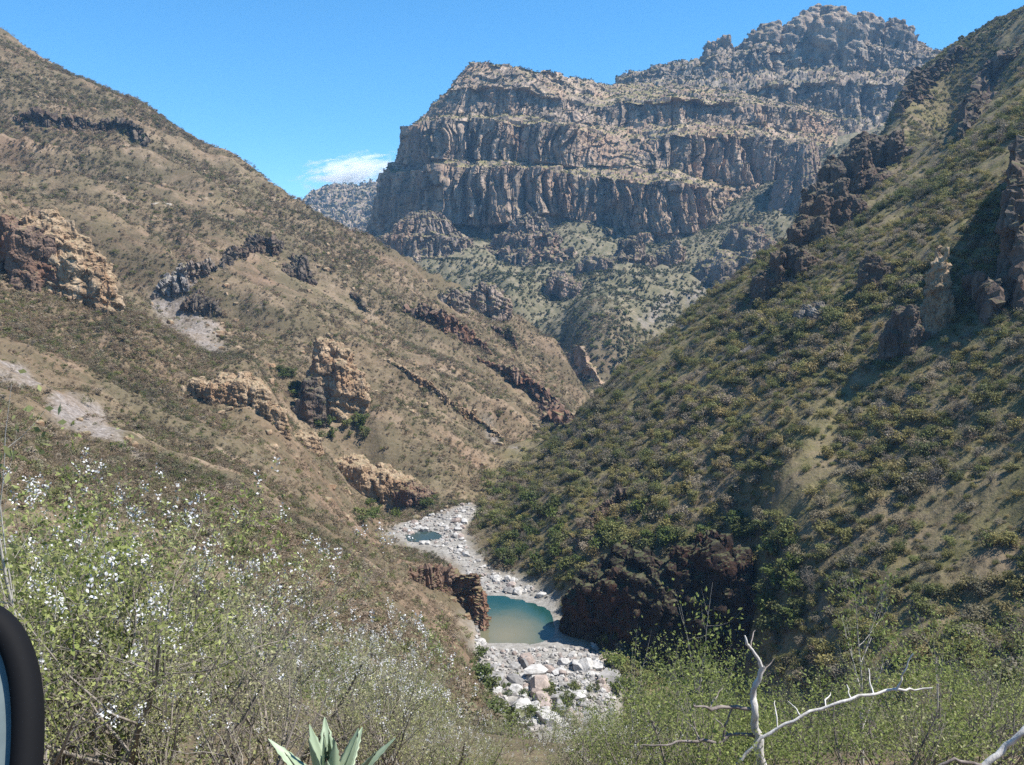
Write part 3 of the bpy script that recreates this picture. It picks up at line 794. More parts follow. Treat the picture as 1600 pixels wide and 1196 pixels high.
# undercut cliff beside the pool
q0, q1 = P(884, 1006, 242), P(1206, 1006, 218)
ax = (q1 - q0)[:2] / np.linalg.norm((q1 - q0)[:2])
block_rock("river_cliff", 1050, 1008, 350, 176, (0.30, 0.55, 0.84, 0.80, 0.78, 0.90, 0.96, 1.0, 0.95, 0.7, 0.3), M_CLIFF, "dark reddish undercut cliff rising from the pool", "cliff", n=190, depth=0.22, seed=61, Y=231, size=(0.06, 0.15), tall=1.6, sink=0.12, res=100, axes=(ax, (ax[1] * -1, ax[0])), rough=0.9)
# crag spur on the crest across the river
for i, (x, y, w, h, lab) in enumerate(((1374, 262, 100, 56, "dark crag at the top of the stepped crest"), (1338, 302, 96, 64, "tall dark crag second down the stepped crest"), (1306, 345, 90, 62, "dark crag midway down the stepped crest"), (1276, 386, 84, 50, "dark crag fourth down the stepped crest"), (1246, 420, 74, 36, "dark crag low on the stepped crest"), (1212, 446, 62, 22, "small dark crag, last of the stepped crest"))):
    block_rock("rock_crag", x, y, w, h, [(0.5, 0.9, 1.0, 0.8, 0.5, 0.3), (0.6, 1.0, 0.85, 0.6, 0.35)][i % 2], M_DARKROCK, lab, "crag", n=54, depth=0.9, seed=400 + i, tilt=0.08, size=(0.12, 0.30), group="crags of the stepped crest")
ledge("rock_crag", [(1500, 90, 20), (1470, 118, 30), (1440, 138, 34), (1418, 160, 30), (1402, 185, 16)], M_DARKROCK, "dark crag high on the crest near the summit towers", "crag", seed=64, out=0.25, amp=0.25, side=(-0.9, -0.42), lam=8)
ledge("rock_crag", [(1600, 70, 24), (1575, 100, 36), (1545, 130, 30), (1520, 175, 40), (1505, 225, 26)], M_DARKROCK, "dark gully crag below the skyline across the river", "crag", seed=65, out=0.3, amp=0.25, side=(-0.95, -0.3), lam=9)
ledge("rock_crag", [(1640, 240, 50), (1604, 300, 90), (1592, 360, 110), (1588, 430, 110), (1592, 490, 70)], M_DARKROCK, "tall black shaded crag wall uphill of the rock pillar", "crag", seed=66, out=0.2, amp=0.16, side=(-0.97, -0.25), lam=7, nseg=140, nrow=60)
ledge("rock_outcrop", [(1500, 470, 50), (1518, 480, 72), (1545, 490, 60), (1560, 500, 30)], M_DARKROCK, "dark broken outcrop between pillar and black crag wall", "rock", seed=67, out=0.3, amp=0.2, side=(-0.7, -0.7))
block_rock("rock_pillar", 1463, 508, 42, 124, (0.12, 0.62, 0.97, 1.0, 0.9, 0.5, 0.12), M_ORANGE, "tall tan rock pillar standing up from scrub across the river", "pillar", n=64, depth=0.7, seed=71, tilt=0.04, size=(0.16, 0.36), tall=1.8, res=64)
block_rock("rock_outcrop", 1412, 545, 64, 68, (0.2, 0.75, 1.0, 0.95, 0.6, 0.25), M_DARKROCK, "squat dark outcrop downhill of the tan pillar", "rock", n=50, depth=0.7, seed=73, size=(0.14, 0.34))
block_rock("rock_outcrop", 1367, 442, 50, 44, (0.3, 0.8, 1.0, 0.7, 0.3), M_DARKROCK, "dark outcrop in scrub uphill of the squat outcrop", "rock", n=34, seed=75, size=(0.14, 0.34))
block_rock("rock_outcrop", 1272, 492, 44, 20, (0.3, 0.8, 1.0, 0.6), M_GREYROCK, "pale grey slab poking from scrub across the river", "rock", n=26, seed=77, size=(0.16, 0.36))
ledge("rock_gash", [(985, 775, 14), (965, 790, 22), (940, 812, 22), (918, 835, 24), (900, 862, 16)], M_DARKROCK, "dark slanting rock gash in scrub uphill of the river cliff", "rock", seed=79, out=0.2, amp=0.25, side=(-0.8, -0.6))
ledge("rock_shelf", [(876, 545, 6), (892, 560, 16), (915, 580, 22), (935, 600, 20), (944, 606, 8)], M_MESA, "dark grey rock shelf where the two slopes meet far up the valley", "rock", seed=81, out=0.25, amp=0.25, side=(0.6, -0.8))
# rocks of the near spur
block_rock("rock_outcrop", 96, 452, 140, 122, (0.55, 0.85, 0.98, 1.0, 0.85, 0.62, 0.42, 0.15), M_ORANGE, "big ochre outcrop with a slanting crest at the upper end of the near spur", "rock", n=110, depth=0.45, seed=83, tilt=-0.22, size=(0.09, 0.22), tall=1.5, res=70)
block_rock("rock_outcrop", 10, 412, 130, 84, (0.8, 1.0, 0.9, 0.8, 0.5), M_REDROCK, "reddish outcrop leaning against the big ochre outcrop", "rock", n=70, depth=0.5, seed=84, tilt=-0.2, size=(0.10, 0.24), tall=1.4, res=60)
for i, (x, y, w, h, lab) in enumerate(((318, 612, 66, 30, "ochre broken outcrop, highest of the row along the spur edge"), (372, 616, 84, 52, "ochre blocky outcrop second along the spur edge"), (420, 652, 52, 38, "small ochre outcrop third along the spur edge"),
                                       (470, 690, 62, 26, "low tan outcrop on the spur edge above the gully"), (548, 742, 76, 46, "ochre outcrop of the lower spur edge above the river bend"), (604, 764, 90, 50, "orange and brown outcrop lowest on the spur above the river bend"), (648, 776, 64, 34, "brown low outcrop beside the lowest orange outcrop"))):
    block_rock("rock_outcrop", x, y, w, h * 0.72, [(0.3, 0.8, 1.0, 0.7, 0.75, 0.3), (0.4, 0.95, 0.8, 1.0, 0.6, 0.3), (0.5, 1.0, 0.8, 0.4)][i % 3], M_ORANGE if i != 6 else M_REDROCK, lab, "rock", n=62, depth=0.6, seed=90 + i * 3, tilt=-0.12, size=(0.09, 0.24), group="outcrops along the spur edge")
block_rock("rock_pinnacle", 526, 640, 88, 112, (0.12, 0.75, 1.0, 0.97, 0.9, 0.72, 0.55, 0.3), M_ORANGE, "tall split rock pinnacle casting a dark shadow in the gully", "pinnacle", n=90, depth=0.6, seed=121, tilt=-0.03, size=(0.12, 0.30), tall=1.8, res=64)
block_rock("rock_pinnacle", 484, 652, 44, 66, (0.1, 0.6, 1.0, 0.9, 0.5), M_DARKROCK, "smaller dark rock fin at the foot of the split pinnacle", "pinnacle", n=36, depth=0.9, seed=123, size=(0.16, 0.36))
# ledges of the far hillside
LB = "rock ledges crossing the far hillside"
ledge("rock_ledge", [(18, 188, 10), (70, 196, 18), (120, 200, 20), (170, 205, 16), (212, 214, 24), (238, 222, 10)], M_DARKROCK, "long dark rock ledge high under the hill skyline", "rock", seed=131, out=0.4, amp=0.35, group=LB)
ledge("rock_ledge", [(235, 470, 8), (262, 452, 20), (300, 436, 22), (340, 424, 18)], M_GREYROCK, "grey slabby ledge at the head of the scree fan", "rock", seed=133, out=0.5, amp=0.4, group=LB)
ledge("rock_ledge", [(345, 422, 10), (380, 402, 14), (415, 394, 20), (448, 388, 10)], M_DARKROCK, "dark tilted ledge uphill beyond the slabby grey ledge", "rock", seed=135, out=0.45, amp=0.4, group=LB)
ledge("rock_ledge", [(280, 486, 8), (310, 484, 16), (345, 494, 14)], M_DARKROCK, "short dark ledge at the side of the scree fan", "rock", seed=137, out=0.4, amp=0.35, group=LB)
ledge("rock_ledge", [(452, 432, 8), (472, 430, 26), (492, 440, 8)], M_DARKROCK, "small dark notch of rock above the pinnacle", "rock", seed=139, out=0.4, amp=0.3, group=LB)
ledge("rock_ledge", [(630, 488, 8), (665, 500, 20), (700, 520, 24), (735, 535, 20), (770, 555, 12)], M_REDROCK, "red-brown ledge slanting down the end of the far hillside", "rock", seed=141, out=0.4, amp=0.35, group=LB)
ledge("rock_ledge", [(745, 560, 8), (790, 590, 20), (830, 620, 26), (865, 648, 22), (892, 665, 10)], M_REDROCK, "red-brown ledge slanting into the valley bottom", "rock", seed=143, out=0.4, amp=0.35, group=LB)
ledge("rock_ledge", [(775, 520, 8), (795, 532, 16), (810, 546, 8)], M_REDROCK, "short red ledge near the tail of the hill skyline", "rock", seed=145, out=0.4, amp=0.35, group=LB)
ledge("rock_ledge", [(548, 462, 5), (562, 476, 14), (572, 488, 6)], M_DARKROCK, "tiny dark cleft of rock on the open hillside", "rock", seed=147, out=0.4, amp=0.35, group=LB)
ledge("rock_ledge", [(600, 560, 4), (640, 590, 8), (690, 625, 10), (740, 655, 8), (790, 690, 6)], M_ORANGE, "thin broken tan ledge running down towards the river", "rock", seed=149, out=0.5, amp=0.45, group=LB)
# brown bank at the river bend
ledge("river_bluff", [(640, 905, 14), (668, 912, 30), (700, 926, 40), (730, 945, 44), (750, 968, 40), (756, 990, 20)], M_REDROCK, "brown crumbling bluff hiding one side of the pool", "bluff", seed=151, out=0.35, amp=0.22, side=(0.75, -0.66), nseg=160, nrow=60, lam=3.2)
# low wall that carries the road across the far hillside
w0, w1 = hit(238, 322), hit(268, 322)
wd = (w1 - w0)[:2]; L_ = np.linalg.norm(wd); wd /= L_; wnr = np.array([wd[1], -wd[0]])
wv = []
for s_, hh in ((0, 1.6), (0.25, 2.2), (0.6, 2.3), (1, 1.5)):
    b_ = w0[:2] + wd * L_ * s_
    zg = w0[2] + (w1[2] - w0[2]) * s_
    for dn, dz in ((0.5, -3), (0.3, hh), (-1.6, hh), (-1.6, -3)):
        wv.append([b_[0] + wnr[0] * dn, b_[1] + wnr[1] * dn, zg + dz])
wq = [[4 * i + k, 4 * i + (k + 1) % 4, 4 * (i + 1) + (k + 1) % 4, 4 * (i + 1) + k] for i in range(3) for k in range(4)] + [[0, 1, 2, 3], [15, 14, 13, 12]]
t = NT("pale_masonry"); v = t.objc()
M_WALL = t.bsdf(t.ramp(t.noise(v, 0.8, 5, 0.7), [(0.3, (0.36, 0.30, 0.23)), (0.7, (0.58, 0.52, 0.44))]), 0.95, 0.1)
add("road_wall", mesh_np("road_wall", np.array(wv), np.array(wq)), M_WALL, label="short pale stone wall holding up the road on the far hillside", cat="wall")

# ------------------------------------------------------------------ water
def sheet(name, poly, z, grow, n=40):
    c = np.mean(poly, 0); V = [[*c, z]]
    pl = np.array(poly); pl = c + (pl - c) * grow
    for p in pl: V.append([*p, z])
    m = len(pl)
    Q = np.array([[0, 1 + k, 1 + (k + 1) % m] for k in range(m)])
    return mesh_np(name, np.array(V), Q)
t = NT("river_water")
v = t.pos()
pc = PZ(790, 992, -100.0)
mp = t.new("ShaderNodeMapping"); t.l.new(v, mp.inputs[0]); mp.vector_type = 'POINT'
mp.inputs["Location"].default_value = (-pc[0] / 12.0, -pc[1] / 19.0, 0); mp.inputs["Scale"].default_value = (1 / 12.0, 1 / 19.0, 0)
ln = t.new("ShaderNodeVectorMath", operation='LENGTH'); t.l.new(mp.outputs[0], ln.inputs[0])
silt = t.math('MULTIPLY', t.math('ADD', ln.outputs["Value"], t.math('MULTIPLY', t.noise(v, 0.10, 4), 0.7)), 0.55)
wc = t.ramp(silt, [(0.25, (0.15, 0.135, 0.082)), (0.55, (0.105, 0.108, 0.068)), (0.78, (0.03, 0.066, 0.052)), (0.96, (0.009, 0.045, 0.041))])
M_WATER = t.bsdf(wc, 0.12, 0.2, t.bump(t.noise(v, 0.8, 4, 0.6), 0.08, 0.2))
add("pool_water", sheet("pool_water", POOL, -100.35, 1.25), M_WATER, kind="structure")
t = NT("stream_water")
M_WATER2 = t.bsdf((0.03, 0.05, 0.045), 0.12, 0.35, t.bump(t.noise(t.pos(), 1.2, 4, 0.6), 0.1, 0.2))
add("stream_water", sheet("stream_water", POOL2, -98.9, 1.2), M_WATER2, kind="structure")

# ------------------------------------------------------------------ boulders in the river bed
def boulder_mesh(name, seed, sub=2, planes=9):
    V, Q = hull_block(seed, 26 if sub == 2 else 14, 2.6)
    r = np.random.default_rng(seed + 5)
    return mesh_np(name, V * np.array([1.0, r.uniform(0.7, 1.0), r.uniform(0.6, 0.85)]) * 0.95, Q)
def mat_boulder(name, a_, b_):
    t = NT(name); v = t.objc()
    base = t.ramp(t.new("ShaderNodeObjectInfo").outputs["Random"], [(0.0, a_), (1.0, b_)])
    n = t.noise(v, 2.2, 6, 0.7)
    return t.bsdf(t.mix(0.9, base, t.ramp(n, [(0.3, 0.42), (0.55, 0.95), (0.75, 1.15)]), 'MULTIPLY'), 0.9, 0.15, t.bump(n, 0.6, 0.4))
TONES = [("white", mat_boulder("white_boulder", (0.44, 0.42, 0.39), (0.52, 0.50, 0.47))), ("grey", mat_boulder("grey_boulder", (0.22, 0.21, 0.20), (0.32, 0.305, 0.285))), ("pinkish", mat_boulder("pink_boulder", (0.31, 0.25, 0.215), (0.40, 0.33, 0.285)))]
M_BOULDER = TONES[0][1]
t = NT("river_cobble")
isl = t.new("ShaderNodeNewGeometry").outputs["Random Per Island"]
M_COBBLE = t.bsdf(t.ramp(isl, [(0.0, (0.16, 0.15, 0.14)), (0.3, (0.36, 0.34, 0.31)), (0.55, (0.24, 0.20, 0.175)), (0.8, (0.42, 0.40, 0.37)), (1.0, (0.20, 0.19, 0.18))]), 0.9, 0.15)
BM = [[boulder_mesh("boulder", 200 + k + 20 * j, 2, 9) for k in range(5)] for j in range(3)]
for j in range(3):
    for m in BM[j]: m.materials.append(TONES[j][1])
regions = [([(750, 1012), (800, 1018), (870, 1012), (950, 1010), (965, 1070), (955, 1125), (900, 1140), (800, 1150), (760, 1100)], 150, 0.8, 3.6, "on the gravel bar below the pool", "boulders on the gravel bar"),
           ([(612, 828), (650, 806), (738, 786), (742, 800), (722, 830), (735, 870), (700, 862), (660, 852)], 85, 0.7, 2.3, "among the rapids above the pool", "boulders of the upper rapids"),
           ([(700, 862), (735, 868), (775, 896), (835, 918), (862, 938), (800, 928), (758, 925), (735, 905)], 55, 0.6, 2.0, "on the strip at the head of the pool", "boulders at the head of the pool"),
           ([(742, 965), (758, 970), (760, 1012), (744, 1012)], 10, 0.7, 2.0, "at the foot of the brown bluff", "boulders under the bluff")]
brng = np.random.default_rng(99)
small = []
for poly, n, s0, s1, lab, grp in regions:
    pl = np.array(poly, float); lo, hi = pl.min(0), pl.max(0)
    c = brng.uniform(lo, hi, (n * 14, 2)); c = c[poly_dist(c[:, 0], c[:, 1], poly) < 0]
    p, ok = hits(c[:, 0], c[:, 1]); p = p[ok]
    ok = (poly_dist(p[:, 0], p[:, 1], POOL) > -1.0) & (poly_dist(p[:, 0], p[:, 1], POOL2) > -0.5); p = p[ok]
    big, rest = p[:n], p[n:]
    small.append(rest)
    dw = np.minimum(poly_dist(big[:, 0], big[:, 1], POOL), poly_dist(big[:, 0], big[:, 1], POOL2)); db = -poly_dist(big[:, 0], big[:, 1], BED)
    for q_, w_, e_ in zip(big, dw, db):
        f_ = brng.random() ** 3.4
        s = s0 + (s1 - s0) * f_; j = brng.choice(3, p=(0.5, 0.28, 0.22)); fl = brng.uniform(0.55, 1.15)
        txt = f"{'large' if f_ > 0.45 else 'middling' if f_ > 0.12 else 'small'} {'flat' if fl < 0.8 else 'blocky'} {TONES[j][0]} boulder {'by the water ' if w_ < 4 else 'along the bank ' if e_ < 5 else ''}{lab}"
        o = add("boulder", BM[j][brng.integers(5)], None, label=txt, cat="boulder", group=grp + ": " + txt.split(" boulder")[0], loc=(q_[0], q_[1], q_[2] + 0.16 * s), rot=(brng.uniform(-.3, .3), brng.uniform(-.3, .3), brng.uniform(0, 6.28)), scale=(s * brng.uniform(0.8, 1.3), s, s * fl))
q_ = PZ(836, 1052, -99.4)
add("boulder", BM[0][2], None, label="largest white boulder, long and flat on the gravel bar", cat="boulder", loc=(q_[0], q_[1], q_[2] + 0.6), rot=(0.1, 0.05, 0.4), scale=(3.6, 2.5, 2.2))
small = np.concatenate(small)
def join_copies(name, protos, pts, scl, yaw, mats, kind="stuff"):
    VV, QQ, off = [], [], 0
    base = []
    for m in protos:
        v_ = np.zeros(len(m.vertices) * 3); m.vertices.foreach_get("co", v_)
        l_ = np.zeros(len(m.loops), int); m.loops.foreach_get("vertex_index", l_)
        base.append((v_.reshape(-1, 3), l_.reshape(len(m.polygons), -1)))
    for i, p in enumerate(pts):
        v_, f_ = base[i % len(base)]
        c_, s_ = math.cos(yaw[i]), math.sin(yaw[i])
        w_ = v_ * scl[i]
        VV.append(np.stack([w_[:, 0] * c_ - w_[:, 1] * s_, w_[:, 0] * s_ + w_[:, 1] * c_, w_[:, 2]], -1) + p); QQ.append(f_ + off); off += len(v_)
    return add(name, mesh_np(name, np.concatenate(VV), np.concatenate(QQ)), mats, kind=kind)
BS = [boulder_mesh("cobble", 300 + k, 1, 8) for k in range(5)]
k_ = len(small)
o = join_copies("river_cobbles", BS, small + np.array([0, 0, 0.1]), 0.2 + 0.8 * brng.random(k_) ** 1.6, brng.uniform(0, 6.28, k_), M_COBBLE)
o["label"] = "loose pale cobbles filling the river bed"; o["category"] = "cobbles"
for m in BS: bpy.data.meshes.remove(m)

# ------------------------------------------------------------------ loose stones on the slopes, far too many to count
def loose_rocks():
    VV = []
    xs = brng.uniform(-0.7, 0.2, 9000); ys = np.sqrt(brng.uniform(30 ** 2, 780 ** 2, 9000)); xs = xs * ys
    d_ = fbm(np.stack([xs / 22, ys / 22, 0 * xs], -1), 3, 901)
    ok = (d_ > 0.12) & (poly_dist(xs, ys, BED) > 2) & ((xs - xfoot(np.clip(ys, 60, 900))) < 0)
    xs, ys = xs[ok][:1300], ys[ok][:1300]
    p_ = np.stack([xs, ys, ground(xs, ys)], -1)
    sz = (0.25 + 1.2 * brng.random(len(p_)) ** 3) * (0.6 + 0.9 * sstep(60, 500, ys))
    parts = []
    for q_, s_ in zip(p_, sz):
        V, Q = BLOCKS[brng.integers(16)]
        a_ = brng.uniform(0, 6.28); c_, sn = math.cos(a_), math.sin(a_)
        W_ = V * np.array([1, brng.uniform(0.6, 1), brng.uniform(0.5, 1.1)]) * s_
        parts.append((np.stack([W_[:, 0] * c_ - W_[:, 1] * sn, W_[:, 0] * sn + W_[:, 1] * c_, W_[:, 2]], -1) + q_, Q))
    V, Q = merge_parts(parts)
    add("slope_stones", mesh_np("slope_stones", V, Q), M_ORANGE, kind="stuff", label="loose tan stones strewn over the sunlit slopes", cat="stones")
loose_rocks()
# ------------------------------------------------------------------ vegetation meshes
def leaf_quads(c, nrm, ln, wd, r):
    """rhombic leaves: centres c, normals nrm, length and width arrays -> V, Q"""
    n = len(c)
    a = r.normal(size=(n, 3)); a -= (a * nrm).sum(1, keepdims=True) * nrm
    a /= np.maximum(np.linalg.norm(a, axis=1), 1e-6)[:, None]
    b = np.cross(nrm, a)
    ln = np.asarray(ln)[:, None] * np.ones((n, 1)); wd = np.asarray(wd)[:, None] * np.ones((n, 1))
    V = np.stack([c - a * ln / 2, c + b * wd / 2 + a * ln * 0.05, c + a * ln / 2, c - b * wd / 2 + a * ln * 0.05], 1).reshape(-1, 3)
    return V, np.arange(4 * n).reshape(n, 4)
def crown_mesh(name, seed, n, R, H, z0, leaf, lobes=6, flat=0.75, thin=0.55):
    """uneven crown: leaf clumps spread over several lobes, open between them"""
    r = np.random.default_rng(seed)
    lc = np.stack([r.uniform(-.62, .62, lobes) * R, r.uniform(-.62, .62, lobes) * R, z0 + H * r.uniform(0.2, 0.78, lobes)], -1)
    lr = R * r.uniform(0.34, 0.62, lobes)
    k = r.integers(0, lobes, n)
    d = r.normal(size=(n, 3)); d /= np.linalg.norm(d, axis=1)[:, None]
    rad_ = r.random(n) ** 0.4
    c = lc[k] + d * (lr[k] * rad_)[:, None] * np.array([1, 1, flat])
    c[:, 2] = np.maximum(c[:, 2], z0 * 0.5 + 0.05)
    nn = d + r.normal(size=(n, 3)) * 0.8 + np.array([0, 0, 0.85]); nn /= np.linalg.norm(nn, axis=1)[:, None]
    s = leaf * r.uniform(0.55, 1.35, n)
    V, Q = leaf_quads(c, nn, s * 1.25, s * thin * 1.4, r)
    return mesh_np(name, V, Q), lc
def tube(pts, rads, sides=5):
    pts = np.asarray(pts, float); n = len(pts)
    T = np.gradient(pts, axis=0); T /= np.maximum(np.linalg.norm(T, axis=1), 1e-9)[:, None]
    up = np.array([0.31, 0.17, 0.93]); 
    A = np.cross(T, up); A /= np.maximum(np.linalg.norm(A, axis=1), 1e-6)[:, None]
    B = np.cross(T, A)
    th = np.linspace(0, 2 * math.pi, sides, endpoint=False)
    V = pts[:, None] + (A[:, None] * np.cos(th)[None, :, None] + B[:, None] * np.sin(th)[None, :, None]) * np.asarray(rads)[:, None, None]
    return V.reshape(-1, 3), grid_faces(n, sides, True)
def merge(parts):
    VV, QQ, o = [], [], 0
    for V, Q in parts:
        VV.append(V); QQ.append(Q + o); o += len(V)
    return np.concatenate(VV), np.concatenate(QQ)
def trunk_mesh(name, seed, lc, r0=0.11):
    r = np.random.default_rng(seed); parts = []
    for c in lc:
        m = np.array([c[0] * 0.35 + r.normal() * 0.1, c[1] * 0.35 + r.normal() * 0.1, c[2] * 0.5])
        parts.append(tube([[r.normal() * 0.05, r.normal() * 0.05, -0.5], m, c], [r0, r0 * 0.65, r0 * 0.2], 4))
    V, Q = merge(parts)
    return mesh_np(name, V, Q)

M_BARK = mat_bark("grey_bark", (0.10, 0.085, 0.07), (0.24, 0.21, 0.18))
M_BARK_DK = mat_bark("dark_bark", (0.035, 0.03, 0.026), (0.12, 0.10, 0.085))
M_BARK_PALE = mat_bark("pale_bark", (0.25, 0.23, 0.20), (0.52, 0.49, 0.44))
LR = [("olive", mat_leaf("olive_leaf", [(0.258, 0.227, 0.084), (0.222, 0.204, 0.073), (0.285, 0.235, 0.105)], 0.33)), ("dark green", mat_leaf("dark_leaf", [(0.153, 0.165, 0.059), (0.188, 0.191, 0.069), (0.132, 0.142, 0.056)], 0.33)),
      ("grey-brown", mat_leaf("grey_brown_leaf", [(0.235, 0.20, 0.13), (0.205, 0.178, 0.11), (0.265, 0.228, 0.16)], 0.3)), ("yellowish green", mat_leaf("yellowish_leaf", [(0.245, 0.24, 0.09), (0.215, 0.225, 0.08), (0.26, 0.245, 0.105)], 0.33))]
LL = [("grey-green", mat_leaf("dry_leaf", [(0.175, 0.17, 0.085), (0.155, 0.155, 0.072), (0.20, 0.185, 0.11)], 0.24)), ("tan", mat_leaf("tan_leaf", [(0.25, 0.195, 0.125), (0.22, 0.17, 0.11), (0.28, 0.23, 0.165)], 0.22)), ("olive green", mat_leaf("dull_green_leaf", [(0.145, 0.155, 0.052), (0.165, 0.17, 0.062), (0.125, 0.135, 0.045)], 0.28)),
      ("brown", mat_leaf("brown_leaf", [(0.185, 0.135, 0.085), (0.16, 0.12, 0.075), (0.205, 0.15, 0.10)], 0.22))]
M_LEAF_H = mat_leaf("valley_leaf", [(0.085, 0.10, 0.045), (0.11, 0.125, 0.055), (0.07, 0.082, 0.04), (0.135, 0.13, 0.07), (0.10, 0.11, 0.058), (0.16, 0.14, 0.09)], 0.22)
M_LEAF_W = mat_leaf("riverside_leaf", [(0.12, 0.15, 0.035), (0.09, 0.12, 0.032), (0.145, 0.16, 0.05), (0.11, 0.125, 0.045)], 0.3)

def family(name, seed, k, n, R, H, z0, leaf, mat, **kw):
    out = []
    for i in range(k):
        r = np.random.default_rng(seed + i)
        cm, lc = crown_mesh("crown", seed + i * 7, n, R * r.uniform(0.85, 1.15), H * r.uniform(0.85, 1.15), z0, leaf, **kw)
        tm = trunk_mesh("trunk", seed + i * 7, lc, 0.035 * R + 0.03)
        tone, mt = mat[i % len(mat)] if isinstance(mat, list) else ("", mat)
        cm.materials.append(mt); tm.materials.append(M_BARK)
        out.append((cm, tm, tone))
    return out
F_TREE = family("scrub_tree", 1000, 8, 560, 2.4, 2.4, 0.25, 0.29, [LR[0], LR[1], LR[2], LR[0], LR[3], LR[1], LR[2], LR[0]], lobes=11) + family("bare_tree", 1050, 3, 260, 2.2, 2.8, 0.3, 0.55, [("bare grey", mat_leaf("bare_twig", [(0.24, 0.205, 0.165), (0.20, 0.17, 0.13)], 0.1)), ("bare brown", mat_leaf("bare_brown_twig", [(0.17, 0.13, 0.09), (0.21, 0.155, 0.105)], 0.1))], lobes=9, thin=0.07)
F_WET = family("river_tree", 1100, 4, 340, 2.8, 4.2, 0.8, 0.50, M_LEAF_W, lobes=8)
F_SCRUB = family("dry_shrub", 1200, 8, 170, 1.15, 1.5, 0.2, 0.23, [LL[0], LL[1], LL[2], LL[3], LL[0], LL[2], LL[1], LL[3]], lobes=5, thin=0.4)
F_TWIG = family("twig_shrub", 1300, 4, 150, 1.2, 1.9, 0.2, 0.34, [LL[1], LL[3]], lobes=6, thin=0.12)
F_FAR = family("far_shrub", 1400, 4, 70, 2.4, 3.4, 0.3, 0.95, M_LEAF_H, lobes=5)
for cm, tm, tone in F_FAR: bpy.data.meshes.remove(tm)

def plant(name, cm, tm, label, cat, group, p, yaw, s):
    e = add(name, None, label=label, cat=cat, group=group, loc=p, rot=(0, 0, yaw), scale=s)
    add("trunk", tm, parent=e)
    c = add("crown", cm, parent=e)
    return c

def scatter_node(name, sources):
    ng = bpy.data.node_groups.new(name, 'GeometryNodeTree')
    ng.interface.new_socket("Geometry", in_out='INPUT', socket_type='NodeSocketGeometry')
    ng.interface.new_socket("Geometry", in_out='OUTPUT', socket_type='NodeSocketGeometry')
    gi, go = ng.nodes.new('NodeGroupInput'), ng.nodes.new('NodeGroupOutput')
    jn = ng.nodes.new('GeometryNodeJoinGeometry')
    for s in sources:
        oi = ng.nodes.new('GeometryNodeObjectInfo'); oi.inputs["Object"].default_value = s
        oi.inputs["As Instance"].default_value = True; oi.transform_space = 'ORIGINAL'
        ng.links.new(oi.outputs["Geometry"], jn.inputs[0])
    ip = ng.nodes.new('GeometryNodeInstanceOnPoints')
    ng.links.new(gi.outputs[0], ip.inputs["Points"]); ng.links.new(jn.outputs[0], ip.inputs["Instance"])
    ip.inputs["Pick Instance"].default_value = True
    def named(n, typ):
        x = ng.nodes.new('GeometryNodeInputNamedAttribute'); x.data_type = typ; x.inputs["Name"].default_value = n
        return x.outputs["Attribute"]
    ng.links.new(named("idx", 'INT'), ip.inputs["Instance Index"])
    ng.links.new(named("rot", 'FLOAT_VECTOR'), ip.inputs["Rotation"])
    ng.links.new(named("scl", 'FLOAT_VECTOR'), ip.inputs["Scale"])
    ng.links.new(ip.outputs[0], go.inputs[0])
    return ng
def scatter(name, pts, scl, sources, label, cat, seed=1, tilt=0.15, squash=(0.75, 1.2)):
    r = np.random.default_rng(seed); n = len(pts)
    me = bpy.data.meshes.new(name)
    me.vertices.add(n); me.vertices.foreach_set("co", np.ascontiguousarray(pts, dtype=np.float32).ravel())
    a = me.attributes.new("idx", 'INT', 'POINT'); a.data.foreach_set("value", r.integers(0, len(sources), n).astype(np.int32))
    a = me.attributes.new("rot", 'FLOAT_VECTOR', 'POINT'); a.data.foreach_set("vector", np.stack([r.normal(size=n) * tilt, r.normal(size=n) * tilt, r.uniform(0, 6.283, n)], -1).astype(np.float32).ravel())
    s3 = np.stack([scl, scl, scl * r.uniform(*squash, n)], -1)
    a = me.attributes.new("scl", 'FLOAT_VECTOR', 'POINT'); a.data.foreach_set("vector", s3.astype(np.float32).ravel())
    o = add(name, me, label=label, cat=cat, kind="stuff")
    md = o.modifiers.new("scatter", 'NODES'); md.node_group = scatter_node(name, sources)
    return o

vr = np.random.default_rng(4242)
def wedge(n, y0, y1, t0, t1):
    """n points spread evenly over ground between distances y0, y1 and bearings t0, t1"""
    y = np.sqrt(vr.uniform(y0 ** 2, y1 ** 2, n)); t_ = vr.uniform(t0, t1, n)
    return t_ * y, y
def kept(x, y, h, margin=12):
    p = np.stack([x, y, ground(x, y)], -1)
    hb = hidden_by(p + np.array([0, 0, 1.0]) * h, 50)
    return p, hb
def on_rock(x, y): return np.zeros(len(x), bool)

def pick_visible(p, hb, s, n):
    """the n that show largest: in frame, in the clear, by size over distance"""
    px, py = to_px(p)
    ok = (px > 5) & (px < 1595) & (py > 5) & (py < 1190) & (hb < 0)
    sz = np.where(ok, s / p[:, 1], -1)
    k = np.argsort(-sz)[:n]
    return k[sz[k] > 0]

